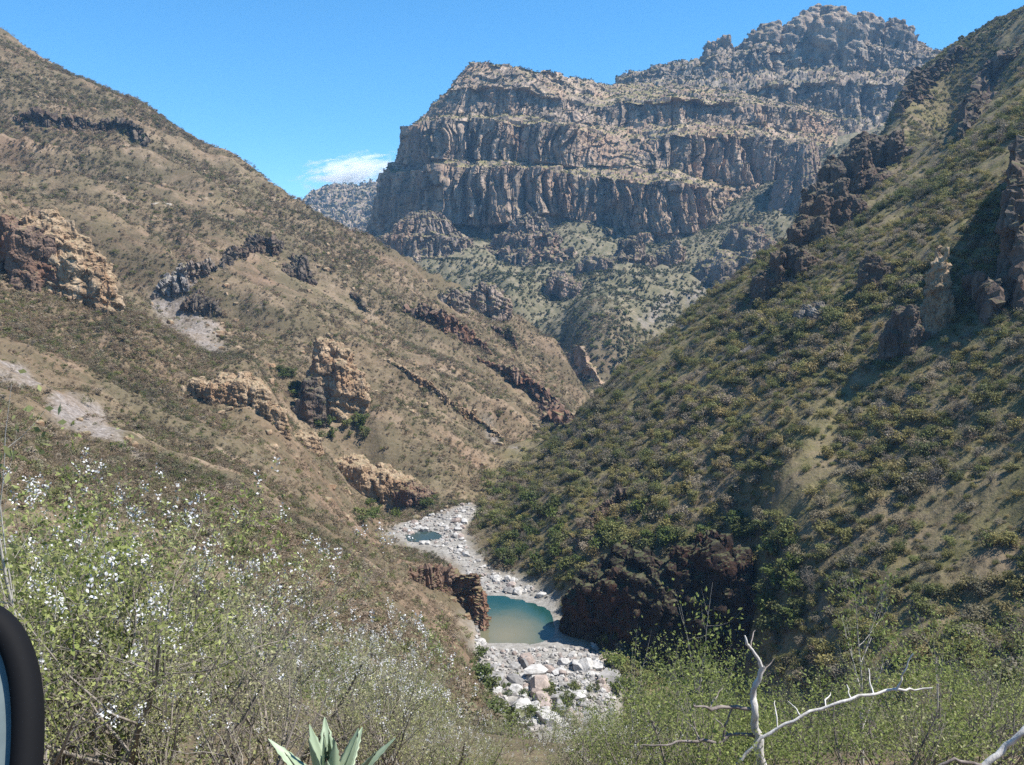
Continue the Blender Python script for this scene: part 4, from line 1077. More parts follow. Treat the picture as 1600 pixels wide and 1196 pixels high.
# ---- slope across the river: dense olive scrub trees
x, y = wedge(230000, 110, 1000, -0.12, 0.84)
sel = (ground(x, y, _right.reshape(NR, NC)) > 0.5) & (poly_dist(x, y, BED) > 3)
x, y = x[sel], y[sel]
dens = fbm(np.stack([x / 38, y / 38, 0 * x], -1), 3, 801)
sel = vr.random(len(x)) < np.clip(0.74 + 1.7 * dens, 0.12, 1.0)
x, y = x[sel], y[sel]
p, hb = kept(x, y, 4.0)
sel = hb < 10; p, hb = p[sel], hb[sel]
s = (0.26 + 1.15 * vr.random(len(p)) ** 2.8) * (1 + 0.75 * fbm(p / 45.0, 3, 805))
p[:, 2] -= 0.2
k = pick_visible(p, hb, s, 300)
src = []
for i in k:
    f = F_TREE[vr.integers(len(F_TREE))]
    up = p[i][0] - float(xfoot(p[i][1])); Yp = p[i][1]
    txt = f"{'big' if s[i] > 1.1 else 'middling' if s[i] > 0.85 else 'small'} {f[2]} scrub tree {'low' if up < 35 else 'midway up' if up < 80 else 'high'} on the slope {'downstream of' if Yp < 215 else 'above' if Yp < 265 else 'upstream of'} the river cliff"
    src.append(plant("scrub_tree", f[0], f[1], txt, "tree", "scrub trees across the river: " + txt.split(" scrub")[0], p[i], vr.uniform(0, 6.28), s[i]))
def first_of(objs, fam):
    return [next(o for o in objs if o.data is f[0]) for f in fam]
S_TREE = first_of(src, F_TREE)
m = np.ones(len(p), bool); m[k] = False
scatter("slope_scrub", p[m], s[m], S_TREE, "dense olive scrub covering the slope across the river", "scrub", 11)
print("slope scrub", m.sum(), "tris", 2 * 300)

# ---- green trees by the water
W = []
for poly, n in (([(742, 782), (800, 740), (860, 770), (900, 850), (880, 905), (790, 890), (735, 845)], 46), ([(870, 900), (985, 800), (1050, 820), (960, 850), (890, 930)], 14), ([(930, 862), (1000, 850), (1080, 838), (1160, 825), (1165, 845), (1080, 862), (1000, 872), (935, 885)], 22), ([(560, 790), (650, 775), (690, 790), (610, 826), (560, 840)], 16), ([(1150, 832), (1230, 826), (1262, 920), (1240, 1000), (1180, 1000), (1190, 900)], 30), ([(738, 1015), (764, 1015), (790, 1150), (750, 1150)], 14), ([(935, 1006), (985, 1000), (1000, 1110), (958, 1120)], 16), ([(478, 655), (520, 660), (560, 650), (600, 690), (545, 705), (500, 690)], 16), ([(430, 570), (470, 585), (480, 640), (445, 610)], 8), ([(880, 520), (960, 470), (1000, 480), (945, 580), (905, 545)], 24), ([(770, 1050), (900, 1055), (950, 1090), (930, 1130), (790, 1140)], 44)):
    pl = np.array(poly, float); c = vr.uniform(pl.min(0), pl.max(0), (n * 6, 2)); c = c[poly_dist(c[:, 0], c[:, 1], poly) < 0][:n]
    q_, ok = hits(c[:, 0], c[:, 1]); W.append(q_[ok])
W = np.concatenate(W)
src = []
for q_ in W:
    f = F_WET[vr.integers(len(F_WET))]
    s_ = vr.uniform(0.25, 0.75) if q_[2] < -97 and poly_dist(q_[0], q_[1], BED) < 0 else vr.uniform(0.7, 1.35)
    inbed = poly_dist(q_[0], q_[1], BED) < 0
    txt = ("big" if s_ > 1.1 else "middling" if s_ > 0.85 else "small") + " fresh green tree " + ("on the gravel bar below the pool" if inbed else "at the far head of the valley" if q_[1] > 700 else "in the gully under the split pinnacle" if q_[1] > 370 and q_[0] < -50 else "on the spur side of the rapids" if q_[0] < xfoot(q_[1]) - 4 else "beside the rapids above the pool" if q_[1] > 290 else "around the end of the river cliff" if q_[0] > 40 else "at the edge of the gravel bar" if q_[1] < 235 else "on the cliff top by the pool")
    src.append(plant("riverside_tree", f[0], f[1], txt, "tree", "green trees near the river", q_ - [0, 0, 0.3], vr.uniform(0, 6.28), s_))
S_WET = first_of(src, F_WET)

def faces_pts(V, Q, n, dens_up, seed):
    r = np.random.default_rng(seed)
    a, b, c = V[Q[:, 0]], V[Q[:, 1]], V[Q[:, 3]]
    nn = np.cross(b - a, c - a); ar = np.linalg.norm(nn, axis=1); nz = np.abs(nn[:, 2]) / np.maximum(ar, 1e-9)
    w = ar * (0.06 + np.clip((nz - 0.25) / 0.35, 0, 1) * dens_up)
    i = r.choice(len(Q), n, p=w / w.sum())
    u, v_ = r.random((2, n, 1))
    return a[i] + (b[i] - a[i]) * u + (c[i] - a[i]) * v_
rk_far, rk_near = [], []
for ob in list(COL.objects):
    if ob.type == 'MESH' and ob.name.startswith(('rock_', 'river_cliff', 'river_bluff')):
        me_ = ob.data; nv = len(me_.vertices)
        v_ = np.zeros(nv * 3); me_.vertices.foreach_get('co', v_); v_ = v_.reshape(-1, 3) + np.array(ob.location)
        l_ = np.zeros(len(me_.loops), dtype=np.int32); me_.loops.foreach_get('vertex_index', l_)
        q_ = l_.reshape(len(me_.polygons), -1)
        if q_.shape[1] != 4: continue
        (rk_far if v_[:, 1].mean() > 700 else rk_near).append(faces_pts(v_, q_, 170 if 'butte' in ob.name else 60 if v_[:, 1].mean() > 700 else 26, 3.0, len(rk_far) + 40))
rk_far = np.concatenate(rk_far); rk_near = np.concatenate(rk_near)
# ---- near bank and far hillside: dry scrub
x1, y1 = wedge(62000, 48, 380, -0.82, 0.1)
x2, y2 = wedge(130000, 330, 960, -0.82, 0.16)
x3, y3 = wedge(60000, 48, 400, -0.82, 0.1)
x4, y4 = wedge(70000, 330, 900, -0.82, 0.16)
x, y = np.concatenate([x1, x2, x3, x4]), np.concatenate([y1, y2, y3, y4])
tuft = np.concatenate([np.zeros(len(x1) + len(x2), bool), np.ones(len(x3) + len(x4), bool)])
sel = (ground(x, y, _right.reshape(NR, NC)) < 0.5) & (poly_dist(x, y, BED) > 2) & ((x - xfoot(np.clip(y, 60, 900))) < 4)
x, y, tuft = x[sel], y[sel], tuft[sel]
dens = fbm(np.stack([x / 75, y / 20, 0 * x], -1), 4, 811)
sel = vr.random(len(x)) < np.clip(0.58 + 1.5 * dens, 0.10, 1.0) * (1 - 0.85 * ground(x, y, scree.reshape(NR, NC)))
x, y, tuft = x[sel], y[sel], tuft[sel]
p, hb = kept(x, y, 2.0)
sel = hb < 8; p, hb, tuft = p[sel], hb[sel], tuft[sel]
s = np.where(tuft, 0.25 + 0.3 * vr.random(len(p)), 0.5 + 1.0 * vr.random(len(p)) ** 2.6) * (1 + 0.45 * sstep(300, 600, p[:, 1]))
p[:, 2] -= 0.1
k = pick_visible(p, hb, s, 300)
src = []
FS = F_SCRUB + F_TWIG
for i in k:
    f = FS[vr.integers(len(FS))]
    tw = any(f is g for g in F_TWIG)
    Yp = p[i][1]
    txt = f"{'large' if s[i] > 1.05 else 'small'} {f[2]} {'bare twiggy' if tw else 'low dry'} shrub {'on the upper near bank' if Yp < 62 else 'on the middle near bank' if Yp < 80 else 'on the lower near bank'}"
    src.append(plant("dry_shrub", f[0], f[1], txt, "shrub", "shrubs of the near bank: " + txt.split(" shrub")[0], p[i], vr.uniform(0, 6.28), s[i]))
S_DRY = first_of(src, FS)
m = np.ones(len(p), bool); m[k] = False
scatter("hillside_scrub", np.concatenate([p[m], rk_near]), np.concatenate([s[m], 0.4 + 0.7 * vr.random(len(rk_near))]), S_DRY, "sparse dry scrub dotting the sunlit hillsides", "scrub", 13)
print("hillside scrub", m.sum())

# ---- valley head, mesa ledges, peak, far hill
x, y = wedge(70000, 780, 1500, -0.45, 0.70)
p, hb = kept(x, y, 3.0)
dens = fbm(np.stack([x / 60, y / 60, 0 * x], -1), 3, 821)
sel = (hb < 15) & (ground(x, y, _far.reshape(NR, NC)) > 0.15) & (vr.random(len(x)) < np.clip(0.7 + 0.9 * dens, 0.2, 1))
PH = p[sel]; SH = 0.5 + 0.8 * vr.random(len(PH)) ** 1.6
mp_ = faces_pts(MV, MQ, 13000, 1.0, 31); pp_ = faces_pts(PV, PQ, 9000, 1.0, 32); hp_ = faces_pts(HV, HQ, 4500, 1.0, 33)
PA = np.concatenate([PH, rk_far, mp_, pp_, hp_])
SA = np.concatenate([SH, 0.3 + 0.6 * vr.random(len(rk_far)) ** 1.5, 0.4 + 0.75 * vr.random(len(mp_)) ** 1.7, 0.5 + 0.9 * vr.random(len(pp_)) ** 1.7, 0.9 + 1.3 * vr.random(len(hp_))])
far_src = []
for i, (cm, tm, tone) in enumerate(F_FAR):
    q_ = hit((905, 935, 980, 1010)[i], (545, 560, 500, 520)[i])
    far_src.append(add("valley_shrub", cm, label="bushy dark green shrub at the valley head, " + ("nearest the rock shelf", "just uphill of the rock shelf", "below the lone butte", "under the scree chutes")[i], cat="shrub", group="shrubs at the valley head", loc=q_ - [0, 0, 0.3], scale=1.0))
scatter("valley_scrub", PA, SA, far_src, "scattered green scrub on valley head, mesa ledges and summit", "scrub", 17)
# ------------------------------------------------------------------ shrubs of the bank right below the viewpoint
M_BARK_MID = mat_bark('brown_bark', (0.13, 0.11, 0.09), (0.30, 0.265, 0.225))
def grow(seed, H, stems=4, spread=0.55, kids=(5, 4), bend=0.25, upright=0.35):
    """branching shrub: polylines by level and the twig tips"""
    r = np.random.default_rng(seed)
    lines, tips = [[], [], []], []
    def limb(p, d, L, rad_, lev):
        n = 6
        pts, rads = [p.copy()], [rad_]
        for k in range(n):
            d = d + r.normal(size=3) * bend * 0.5 + np.array([0, 0, upright * 0.12])
            d = d / np.linalg.norm(d)
            p = p + d * L / n
            pts.append(p.copy()); rads.append(rad_ * (1 - 0.75 * (k + 1) / n))
        lines[lev].append((np.array(pts), np.array(rads)))
        if lev < 2:
            for _ in range(kids[lev]):
                k = r.uniform(0.3, 1.0); i = min(int(k * n), n - 1)
                q = pts[i] + (pts[i + 1] - pts[i]) * (k * n - i)
                dd = d + r.normal(size=3) * (0.75 if lev == 0 else 0.9); dd[2] += 0.15
                limb(q, dd / np.linalg.norm(dd), L * r.uniform(0.4, 0.62), max(rads[i] * 0.45, 0.003), lev + 1)
        else:
            tips.append((np.array(pts), d))
    for s in range(stems):
        a = r.uniform(0, 6.28); d = np.array([math.cos(a) * spread, math.sin(a) * spread, 1.0]); d /= np.linalg.norm(d)
        limb(np.array([r.normal() * 0.05, r.normal() * 0.05, -0.25]), d, H * r.uniform(0.6, 0.85), 0.018 * H * r.uniform(0.55, 0.9), 0)
    return lines, tips
def shrub_proto(seed, H, leaf, per_twig, leafmat, barkmat, flowers=0, flmat=None, slim=0.45, **kw):
    lines, tips = grow(seed, H, **kw)
    r = np.random.default_rng(seed + 77)
    V, Q = merge([tube(p, q, 5) for p, q in lines[0]]); stem = mesh_np("stem", V, Q, True); stem.materials.append(barkmat)
    V, Q = merge([tube(p, q, 4) for p, q in lines[1]] + [tube(p[::2], q[::2], 3) for p, q in lines[2]]); tw = mesh_np("twigs", V, Q, True); tw.materials.append(barkmat)
    cs, ns = [], []
    for pts, d in tips:
        k = r.uniform(0.15, 1.05, per_twig); i = np.minimum((k * 6).astype(int), 5)
        c = pts[i] + (pts[i + 1] - pts[i]) * (k * 6 - i)[:, None] + r.normal(size=(per_twig, 3)) * leaf * 1.3
        cs.append(c); n_ = r.normal(size=(per_twig, 3)) + np.array([0, 0, 0.7]); ns.append(n_ / np.linalg.norm(n_, axis=1)[:, None])
    c, n_ = np.concatenate(cs), np.concatenate(ns)
    s = leaf * r.uniform(0.6, 1.4, len(c))
    V, Q = leaf_quads(c, n_, s, s * slim, r)
    lf = mesh_np("foliage", V, Q); lf.materials.append(leafmat)
    fl = None
    if flowers:
        ends = np.array([p[-1] for p, d in tips]); ends = ends[np.argsort(-ends[:, 2] + r.normal(size=len(ends)) * 0.3)][:flowers]
        m = 20
        c = np.repeat(ends, m, 0) + r.normal(size=(len(ends) * m, 3)) * np.array([0.03, 0.03, 0.055])
        n_ = r.normal(size=(len(c), 3)); n_ /= np.linalg.norm(n_, axis=1)[:, None]
        s = 0.032 * r.uniform(0.7, 1.3, len(c))
        V, Q = leaf_quads(c, n_, s, s * 0.7, r)
        fl = mesh_np("blossom", V, Q); fl.materials.append(flmat)
    top = max(p[:, 2].max() for p, q in lines[2])
    return dict(stem=stem, twigs=tw, foliage=lf, blossom=fl, top=top)
M_LEAF_G = mat_leaf("bank_leaf", [(0.25, 0.285, 0.085), (0.28, 0.31, 0.105), (0.21, 0.25, 0.075), (0.29, 0.30, 0.125)], 0.42)
M_LEAF_F = mat_leaf("small_bank_leaf", [(0.40, 0.40, 0.17), (0.37, 0.39, 0.14), (0.44, 0.42, 0.23), (0.39, 0.36, 0.21)], 0.45)
t = NT("white_petal")
M_PETAL = t.bsdf((0.52, 0.51, 0.50), 0.8, 0.1)
PF = [shrub_proto(2000 + k, 3.4, 0.045, 24, M_LEAF_F, M_BARK_MID, flowers=26, flmat=M_PETAL, stems=4, spread=0.6, kids=(6, 5)) for k in range(4)]
PL = [shrub_proto(2100 + k, 3.4, 0.07, 26, M_LEAF_G, M_BARK, stems=4, spread=0.5, kids=(6, 5), slim=0.5) for k in range(4)]
PT = [shrub_proto(2200 + k, 3.4, 0.06, 2, M_LEAF_F, M_BARK, stems=5, spread=0.6, kids=(6, 6)) for k in range(2)]
PS = [shrub_proto(2300 + k, 3.6, 0.085, 20, M_LEAF_G, M_BARK_PALE, stems=1, spread=0.1, kids=(9, 3), slim=0.5, upright=1.2, bend=0.15) for k in range(2)]
def shrub(name, pr, p, yaw, s, label, cat, group):
    e = add(name, None, label=label, cat=cat, group=group, loc=p, rot=(0, 0, yaw), scale=s)
    for k in ("stem", "twigs", "foliage", "blossom"):
        if pr[k] is not None: add(k, pr[k], parent=e)
    return e
TOPX = [-100, 0, 100, 300, 450, 600, 680, 760, 850, 920, 960, 1100, 1300, 1450, 1600, 1700]
TOPY = [640, 690, 730, 800, 860, 965, 1070, 1130, 1160, 1130, 1050, 1000, 1030, 980, 950, 940]
sr = np.random.default_rng(515)
def place_bank(n, x0, x1, yr, pick, jitter, hr=(1.1, 4.8)):
    done = 0
    for _ in range(n * 12):
        if done >= n: break
        px = sr.uniform(x0, x1); Y = math.exp(sr.uniform(math.log(yr[0]), math.log(yr[1])))
        pt = float(np.interp(px, TOPX, TOPY)) + abs(sr.normal()) * jitter
        a, b = slope(px, pt)
        X = a * Y; zg = float(ground(X, Y)); H = b * Y - zg
        if not hr[0] < H < hr[1]: continue
        if X * X + Y * Y < 30: continue
        pick(px, Y, np.array([X, Y, zg - 0.05]), H)
        done += 1
    return done
def where(px, Y):
    return ("close below the road" if Y < 13 else "part way down the near bank" if Y < 24 else "far down the near bank" if Y < 40 else "at the foot of the near bank")
def left_pick(px, Y, p, H):
    k = sr.random()
    if k < (0.62 if px < 480 else 0.75):
        pr = PF[sr.integers(4)]; shrub("flowering_shrub", pr, p, sr.uniform(0, 6.28), H / pr["top"], f"white-flowering dark-stemmed shrub {where(px, Y)}, " + ("over head height" if H > 2.6 else "up to head high"), "shrub", "white-flowering shrubs of the near bank")
    elif k < 0.84:
        pr = PL[sr.integers(4)]; shrub("leafy_shrub", pr, p, sr.uniform(0, 6.28), H / pr["top"], f"leafy bright green shrub among the white flowers, {where(px, Y)}", "shrub", "green shrubs among the flowering ones")
    else:
        pr = PT[sr.integers(2)]; shrub("bare_shrub", pr, p, sr.uniform(0, 6.28), H / pr["top"], f"nearly leafless grey shrub among the white flowers, {where(px, Y)}", "shrub", "bare shrubs of the near bank edge")
def right_pick(px, Y, p, H):
    k = sr.random()
    if k < 0.74:
        pr = PL[sr.integers(4)]; shrub("leafy_shrub", pr, p, sr.uniform(0, 6.28), H / pr["top"], ("tall" if H > 2.6 else "low") + f" leafy green shrub in the thicket, {where(px, Y)}", "shrub", "green shrubs of the thicket")
    else:
        pr = PT[sr.integers(2)]; shrub("bare_shrub", pr, p, sr.uniform(0, 6.28), H / pr["top"], f"nearly leafless grey shrub inside the green thicket, {where(px, Y)}", "shrub", "bare shrubs of the thicket")
place_bank(40, -120, 640, (8, 42), left_pick, 140)
place_bank(24, 560, 960, (9, 50), left_pick, 40)
place_bank(16, 560, 980, (9, 22), left_pick, 60, (0.45, 1.3))
place_bank(30, -60, 800, (26, 60), left_pick, 120, (0.8, 4.0))
place_bank(60, 930, 1720, (7, 36), right_pick, 90)
def edge_pick(px, Y, p, H):
    pr = PL[sr.integers(4)]; shrub("leafy_shrub", pr, p, sr.uniform(0, 6.28), H / pr["top"], f"yellow-green leafy shrub above the car mirror, {where(px, Y)}", "shrub", "yellow-green shrubs above the car mirror")
place_bank(5, -60, 190, (11, 24), edge_pick, 60)
for _ in range(60):
    px = sr.uniform(560, 1010); Y = math.exp(sr.uniform(math.log(9), math.log(45))); a, b = slope(px, 1100); X = a * Y
    left_pick(px, Y, np.array([X, Y, float(ground(X, Y)) - 0.05]), sr.uniform(0.5, 1.25))
# slender shoots that stand above the thicket
for i, (px, pyt, Y, lab) in enumerate(((1072, 905, 11.5, "slender leafy sapling rising in front of the river cliff"), (985, 985, 10.5, "short leafy sapling beside the gravel bar"), (1368, 885, 12.5, "tall thin leafy sapling against the scrub slope"), (1480, 930, 13.0, "leafy sapling in the thicket next to the tall thin one"), (40, 590, 9.5, "tall green sapling above the car mirror"))):
    a, b = slope(px, pyt); X = a * Y; zg = float(ground(X, Y)); pr = PS[i % 2]
    H = min(b * Y - zg, 6.0)
    e = shrub("sapling", pr, (X, Y, zg - 0.05), 1.3 * i, 1.0, lab, "sapling", None)
    e.scale = (H / pr["top"] * 0.8, H / pr["top"] * 0.8, H / pr["top"])

# ------------------------------------------------------------------ dead pale tree, one limb per child
def limb_px(name, pts, mat, parent, Y, sides=8):
    """pts: (px, py, width in rows, distance offset)"""
    A = np.array([P(a, b, Y + (d[0] if d else 0)) for a, b, w, *d in pts]); R = np.array([w / 2 * 0.72 * px_m(Y) for a, b, w, *d in pts])
    tt = np.linspace(0, len(A) - 1, (len(A) - 1) * 5 + 1); i = np.arange(len(A))
    Af = np.stack([np.interp(tt, i, A[:, k]) for k in range(3)], -1); Rf = np.interp(tt, i, R)
    Af += np.stack([fbm(Af * 7, 3, 9), fbm(Af * 7, 3, 19), fbm(Af * 7, 3, 29)], -1) * 0.035 * np.minimum(1, np.arange(len(Af)) / 4)[:, None]
    Rf = Rf * (1 + 0.22 * vnoise(Af * 16, 4))
    V, Q = tube(Af, Rf, sides)
    return add(name, mesh_np(name, V, Q, True), mat, parent=parent)
M_DEAD = mat_bark("weathered_wood", (0.36, 0.33, 0.29), (0.66, 0.63, 0.58), 18)
M_DEAD_DK = mat_bark("dark_dead_wood", (0.10, 0.08, 0.07), (0.30, 0.26, 0.23), 18)
dt = add("dead_tree", None, label="bare white dead tree with crooked limbs in the green thicket", cat="dead tree", loc=(0, 0, 0))
YD = 7.0
limb_px("trunk", [(1196, 1420, 30), (1192, 1260, 26), (1188, 1190, 22), (1182, 1150, 18), (1174, 1105, 16), (1182, 1070, 14), (1190, 1042, 11)], M_DEAD, dt, YD)
limb_px("limb", [(1190, 1046, 10), (1180, 1025, 7), (1165, 1005, 6), (1163, 990, 3)], M_DEAD, dt, YD)
limb_px("limb", [(1172, 1108, 9), (1140, 1103, 8), (1110, 1107, 7, -0.2), (1082, 1105, 5, -0.3)], M_DEAD_DK, dt, YD)
limb_px("limb", [(1180, 1150, 9), (1150, 1148, 8), (1128, 1158, 8), (1090, 1160, 7), (1050, 1162, 5), (1005, 1166, 3)], M_DEAD_DK, dt, YD)
limb_px("limb", [(1128, 1158, 6), (1138, 1130, 5), (1146, 1108, 4)], M_DEAD_DK, dt, YD)
limb_px("limb", [(1186, 1230, 9), (1150, 1196, 8), (1190, 1152, 8), (1250, 1118, 7), (1330, 1092, 7), (1400, 1080, 6), (1455, 1077, 3)], M_DEAD, dt, YD - 0.2)
limb_px("limb", [(1400, 1080, 5), (1412, 1050, 4), (1425, 1020, 3)], M_DEAD, dt, YD - 0.2)
for i_, (x_, y_) in enumerate(((1250, 1118), (1290, 1104), (1330, 1092), (1365, 1086), (1215, 1137), (1110, 1106), (1095, 1160), (1140, 1150), (1182, 1070), (1172, 1016))):
    dx_, dy_ = sr.uniform(-26, 30), -sr.uniform(14, 44)
    limb_px("twig", [(x_, y_, 4), (x_ + dx_ * 0.5, y_ + dy_ * 0.6, 3, 0.1), (x_ + dx_, y_ + dy_, 1.5, 0.2)], M_DEAD if i_ < 5 else M_DEAD_DK, dt, YD - (0.2 if i_ < 5 else 0.0), 5)
fb = add("fallen_limb", None, label="thick grey fallen limb slanting up out of the thicket", cat="branch", loc=(0, 0, 0))
limb_px("stem", [(1440, 1290, 20), (1530, 1205, 18), (1565, 1172, 16), (1610, 1135, 13), (1680, 1085, 8)], M_DEAD, fb, 5.6)
limb_px("side_limb", [(1540, 1198, 9), (1490, 1185, 7), (1440, 1215, 5)], M_DEAD_DK, fb, 5.6)

# ------------------------------------------------------------------ agave
t = NT("agave_skin"); v = t.objc()
n_ = t.noise(t.mapv(v, (1, 1, 0.25)), 9.0, 4, 0.6)
M_AGAVE = t.bsdf(t.ramp(n_, [(0.3, (0.20, 0.26, 0.16)), (0.7, (0.32, 0.38, 0.26))]), 0.5, 0.3)
M_SPINE = mat_bark("agave_spine", (0.05, 0.03, 0.02), (0.12, 0.07, 0.05))
AGY = 7.2
ab = P(518, 1262, AGY)
ag = add("agave", None, label="grey-green agave rosette with spiny pointed leaves on the near bank", cat="agave", loc=ab)
ar = np.random.default_rng(31)
def agave_leaf(L, wd, az, el, curl):
    n, mrow = 22, 9
    V = []
    for i in range(n):
        f = i / (n - 1)
        e = el - curl * f * f
        # running position along the arc
        ff = np.linspace(0, f, 12)
        cx = np.trapz(np.cos(el - curl * ff * ff), ff) * L if f > 0 else 0.0
        cz = np.trapz(np.sin(el - curl * ff * ff), ff) * L if f > 0 else 0.0
        half = wd * (0.55 + 1.5 * f * (1 - f)) * (1 - f) ** 0.55 if f < 1 else 0.0
        half = max(half, 0.003)
        tooth = 0.012 * (1 if i % 2 else 0) * (0.15 < f < 0.9)
        th = 0.045 * (1 - f) + 0.004
        ring = []
        for k in range(mrow):
            g = -1 + 2 * k / (mrow - 1)
            yy_ = g * (half + (tooth if abs(g) == 1 else 0))
            zz_ = 0.28 * half * g * g * 1.2
            ring.append((yy_, zz_))
        low = [(yy_ * 0.96, zz_ - th * (1 - g_ * g_) - 0.004) for (yy_, zz_), g_ in zip(ring[::-1], np.linspace(1, -1, mrow))]
        for yy_, zz_ in ring + low:
            x_ = cx - zz_ * math.sin(e); z_ = cz + zz_ * math.cos(e)
            V.append([x_ * math.cos(az) - yy_ * math.sin(az), x_ * math.sin(az) + yy_ * math.cos(az), z_])
    V = np.array(V)
    return mesh_np("leaf", V, grid_faces(n, 2 * mrow, True), True)
for k in range(17):
    az = k * 2.39996 + 0.6
    f = k / 16.0
    el = rad(86 - 52 * f ** 0.9)
    me = agave_leaf(0.72 * ar.uniform(0.85, 1.08) * (0.9 + 0.25 * f), 0.125 * ar.uniform(0.85, 1.1), az, el, -0.25 + 0.35 * f)
    lf = add("leaf", me, M_AGAVE, parent=ag)
    tip = np.array(me.vertices[len(me.vertices) - 5].co[:]); pre = np.array(me.vertices[len(me.vertices) - 5 - 36].co[:])
    d_ = (tip - pre) / np.linalg.norm(tip - pre)
    V, Q = tube([tip - d_ * 0.01, tip + d_ * 0.015, tip + d_ * 0.035], [0.005, 0.0035, 0.0006], 5)
    add("spine", mesh_np("spine", V, Q), M_SPINE, parent=lf)

# ------------------------------------------------------------------ car at the viewpoint: only its door mirror reaches into view
t = NT("black_plastic"); nn_ = t.noise(t.objc(), 160, 3)
M_BLACK = t.bsdf((0.006, 0.006, 0.007), 0.75, 0.12, t.bump(nn_, 0.08, 0.002))
t = NT("mirror_glass"); M_MIRROR = t.bsdf(t.ramp(t.noise(t.objc(), 30, 4, 0.6), [(0.3, (0.10, 0.125, 0.125)), (0.7, (0.15, 0.18, 0.175))]), 0.22, 0.4)  # grey-teal base colour stands in for what the glass would reflect
t = NT("dark_car_paint"); M_PAINT = t.bsdf((0.02, 0.022, 0.03), 0.25, 0.5)
t = NT("tyre_rubber"); M_TYRE = t.bsdf((0.02, 0.02, 0.02), 0.8, 0.2)
t = NT("wheel_metal"); M_RIM = t.bsdf((0.45, 0.45, 0.46), 0.35, 0.5, None, 0.9)
YM = 0.85
mc = P(-90, 1190, YM)
car = add("car", None, label="dark car at the road edge, its black oval door mirror reaching into view", cat="car", loc=(mc[0], mc[1], mc[2]))
to_eye = Vector((-mc[0] - 0.32, -mc[1], -mc[2])).normalized()
Zq = to_eye.to_track_quat('Z', 'Y').to_matrix()
_al = Zq.inverted() @ Vector((0, 0, 1)); roll = math.atan2(_al.x, _al.y)
def ring_mesh(name, prof, a, b, n=72):
    """oval shell swept from (scale, depth) pairs"""
    V = []
    for s_, dz in prof:
        for k in range(n):
            th = 2 * math.pi * k / n
            ca, sa = math.cos(th), math.sin(th)
            q = Vector((abs(ca) ** 0.85 * math.copysign(1, ca) * (a + s_), abs(sa) ** 0.85 * math.copysign(1, sa) * (b + s_), dz))
            c_, s__ = math.cos(-roll), math.sin(-roll)
            q = Vector((q.x * c_ - q.y * s__, q.x * s__ + q.y * c_, q.z))
            V.append((Zq @ q)[:])
    V = np.array(V); Q = grid_faces(len(prof), n, True)
    return V, Q
am, bmr = 143 * px_m(YM), 268 * px_m(YM)
V, Q = ring_mesh("housing", [(-0.027, -0.004), (-0.025, 0.003), (-0.015, 0.006), (-0.006, 0.003), (0.0, -0.006), (0.002, -0.02), (-0.006, -0.05), (-0.022, -0.08), (-0.05, -0.10), (-0.085, -0.11)], am, bmr)
hs_ = add("mirror_housing", mesh_np("mirror_housing", V, Q, True), M_BLACK, parent=car)
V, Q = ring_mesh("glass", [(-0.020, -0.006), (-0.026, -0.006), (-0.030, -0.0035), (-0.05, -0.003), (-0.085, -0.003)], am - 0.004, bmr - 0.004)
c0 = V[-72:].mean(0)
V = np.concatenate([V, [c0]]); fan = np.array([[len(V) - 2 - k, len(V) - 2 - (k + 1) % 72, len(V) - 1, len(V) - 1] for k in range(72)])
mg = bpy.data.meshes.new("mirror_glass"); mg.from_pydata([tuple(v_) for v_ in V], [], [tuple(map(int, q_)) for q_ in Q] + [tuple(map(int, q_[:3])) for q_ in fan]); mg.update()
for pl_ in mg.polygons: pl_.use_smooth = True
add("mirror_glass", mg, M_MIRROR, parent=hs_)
hd = np.array([-0.78, 0.626]); nr_ = np.array([0.626, 0.78])           # heading of the car and its outward side
def cw(s_, o_, z_):                                                      # along the car, outwards from its side, height -> local to the car
    q_ = hd * s_ + nr_ * (o_ - 0.10)
    return [q_[0] - mc[0], q_[1] - mc[1], z_ - mc[2]]
V, Q = tube([np.array(cw(0.72, -0.05, -0.52)), np.array(cw(0.80, 0.08, -0.50)), np.array([-0.06, -0.02, -0.05])], [0.03, 0.028, 0.026], 10)
add("mirror_arm", mesh_np("mirror_arm", V, Q, True), M_BLACK, parent=car)
def side_panel(name, s0, s1, prof, mat):
    V = []
    for s_ in np.linspace(s0, s1, 8):
        for o_, z_ in prof: V.append(cw(s_, o_, z_))
    return add(name, mesh_np(name, np.array(V), grid_faces(8, len(prof)), True), mat, parent=car)
prof = [(-0.30, -0.52), (-0.06, -0.50), (-0.03, -0.56), (0.0, -0.75), (0.0, -0.95), (-0.03, -1.12), (-0.10, -1.17), (-0.3, -1.17)]
side_panel("door", -0.35, 0.78, prof, M_PAINT)
side_panel("fender", 0.79, 1.15, prof, M_PAINT)
zg = float(ground(cw(1.5, -0.1, 0)[0] + mc[0], cw(1.5, -0.1, 0)[1] + mc[1]))
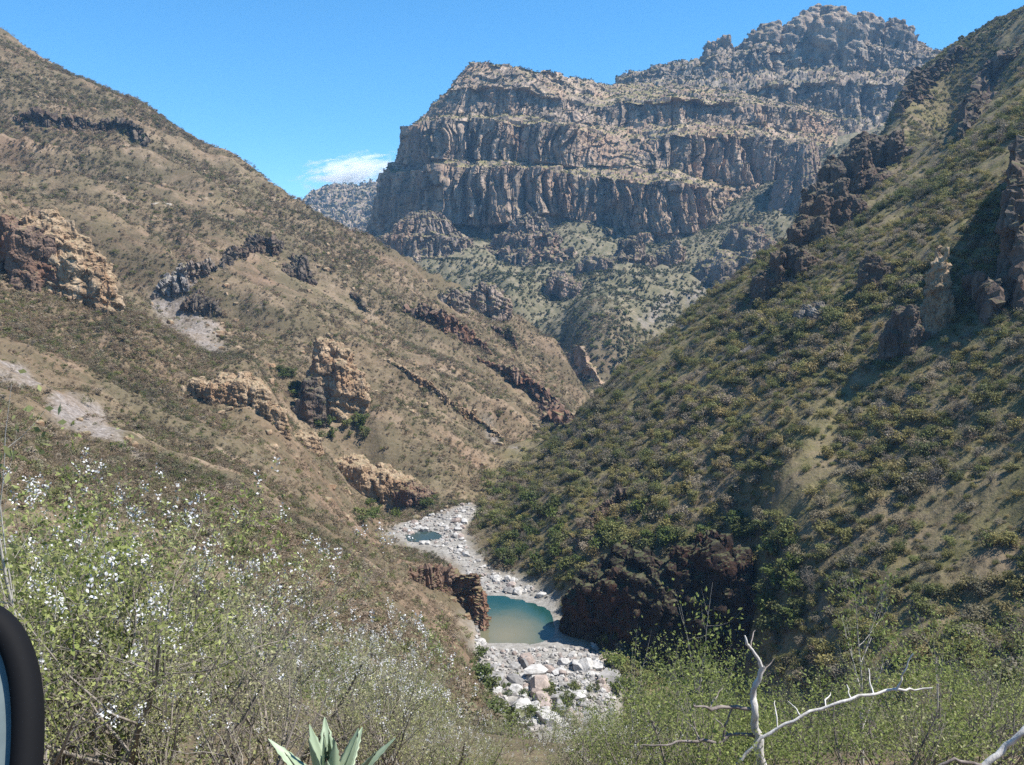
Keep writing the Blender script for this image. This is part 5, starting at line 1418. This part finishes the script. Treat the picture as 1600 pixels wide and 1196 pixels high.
for o_, nm, mt, r0_, r1_, wdt in ((0, "tyre", M_TYRE, 0.22, 0.36, 0.2), (1, "rim", M_RIM, 0.02, 0.215, 0.12)):
    V = []
    ring = [(r0_, -wdt / 2), (r1_ * 0.94, -wdt / 2), (r1_, -wdt * 0.35), (r1_, wdt * 0.35), (r1_ * 0.94, wdt / 2), (r0_, wdt / 2)]
    cen = np.array(cw(1.5, -0.14, 0))
    for rr_, oo_ in ring:
        for k in range(32):
            th = 2 * math.pi * k / 32
            q_ = hd * math.cos(th) * rr_ + nr_ * oo_
            V.append([cen[0] + q_[0], cen[1] + q_[1], zg + 0.36 + math.sin(th) * rr_ - mc[2]])
    me = mesh_np(nm, np.array(V), grid_faces(len(ring), 32, True), True)
    if o_ == 0: wheel = add("wheel", me, mt, parent=car)
    else: add("rim", me, mt, parent=wheel)

# ------------------------------------------------------------------ the one small cloud beyond the far hill
import bmesh
bm = bmesh.new(); bmesh.ops.create_icosphere(bm, subdivisions=4, radius=1.0)
cm_ = bpy.data.meshes.new("cloud"); bm.to_mesh(cm_); bm.free()
t = NT("cloud_vapour")
oc = t.objc()
ln = t.new("ShaderNodeVectorMath", operation='LENGTH'); t.l.new(oc, ln.inputs[0])
fall = t.math('SUBTRACT', 1.0, ln.outputs["Value"], True)
nz_ = t.noise(t.mapv(oc, (1.6, 1.0, 2.6)), 1.9, 7, 0.66, 0.9)
den = t.math('MULTIPLY', t.math('SUBTRACT', t.math('ADD', t.math('MULTIPLY', fall, 0.55), t.math('MULTIPLY', nz_, 1.5)), 0.98, True), 0.035)
pv = t.new("ShaderNodeVolumePrincipled"); pv.inputs["Color"].default_value = (1, 1, 1, 1); t.l.new(den, pv.inputs["Density"])
pv.inputs["Anisotropy"].default_value = 0.2
t.l.new(pv.outputs[0], t.out.inputs["Volume"])
CY = 14000.0
cc = P(552, 270, CY)
add("cloud", cm_, t.m, label="small white wispy cloud low over the far grey hill", cat="cloud", loc=cc, scale=(105 * px_m(CY), 800, 36 * px_m(CY)), rot=(0, rad(-9), 0))
# ------------------------------------------------------------------ air
import bmesh
bm = bmesh.new(); bmesh.ops.create_cube(bm, size=1.0)
hm = bpy.data.meshes.new("haze"); bm.to_mesh(hm); bm.free()
t = NT("haze_air")
pv = t.new("ShaderNodeVolumePrincipled")
pv.inputs["Color"].default_value = (0.30, 0.60, 1.0, 1)
pv.inputs["Density"].default_value = 0.00007
pv.inputs["Anisotropy"].default_value = 0.0
t.l.new(pv.outputs[0], t.out.inputs["Volume"])
hz = add("haze", hm, t.m, kind="stuff", loc=(0, 1500, 280), scale=(5400, 3700, 830))
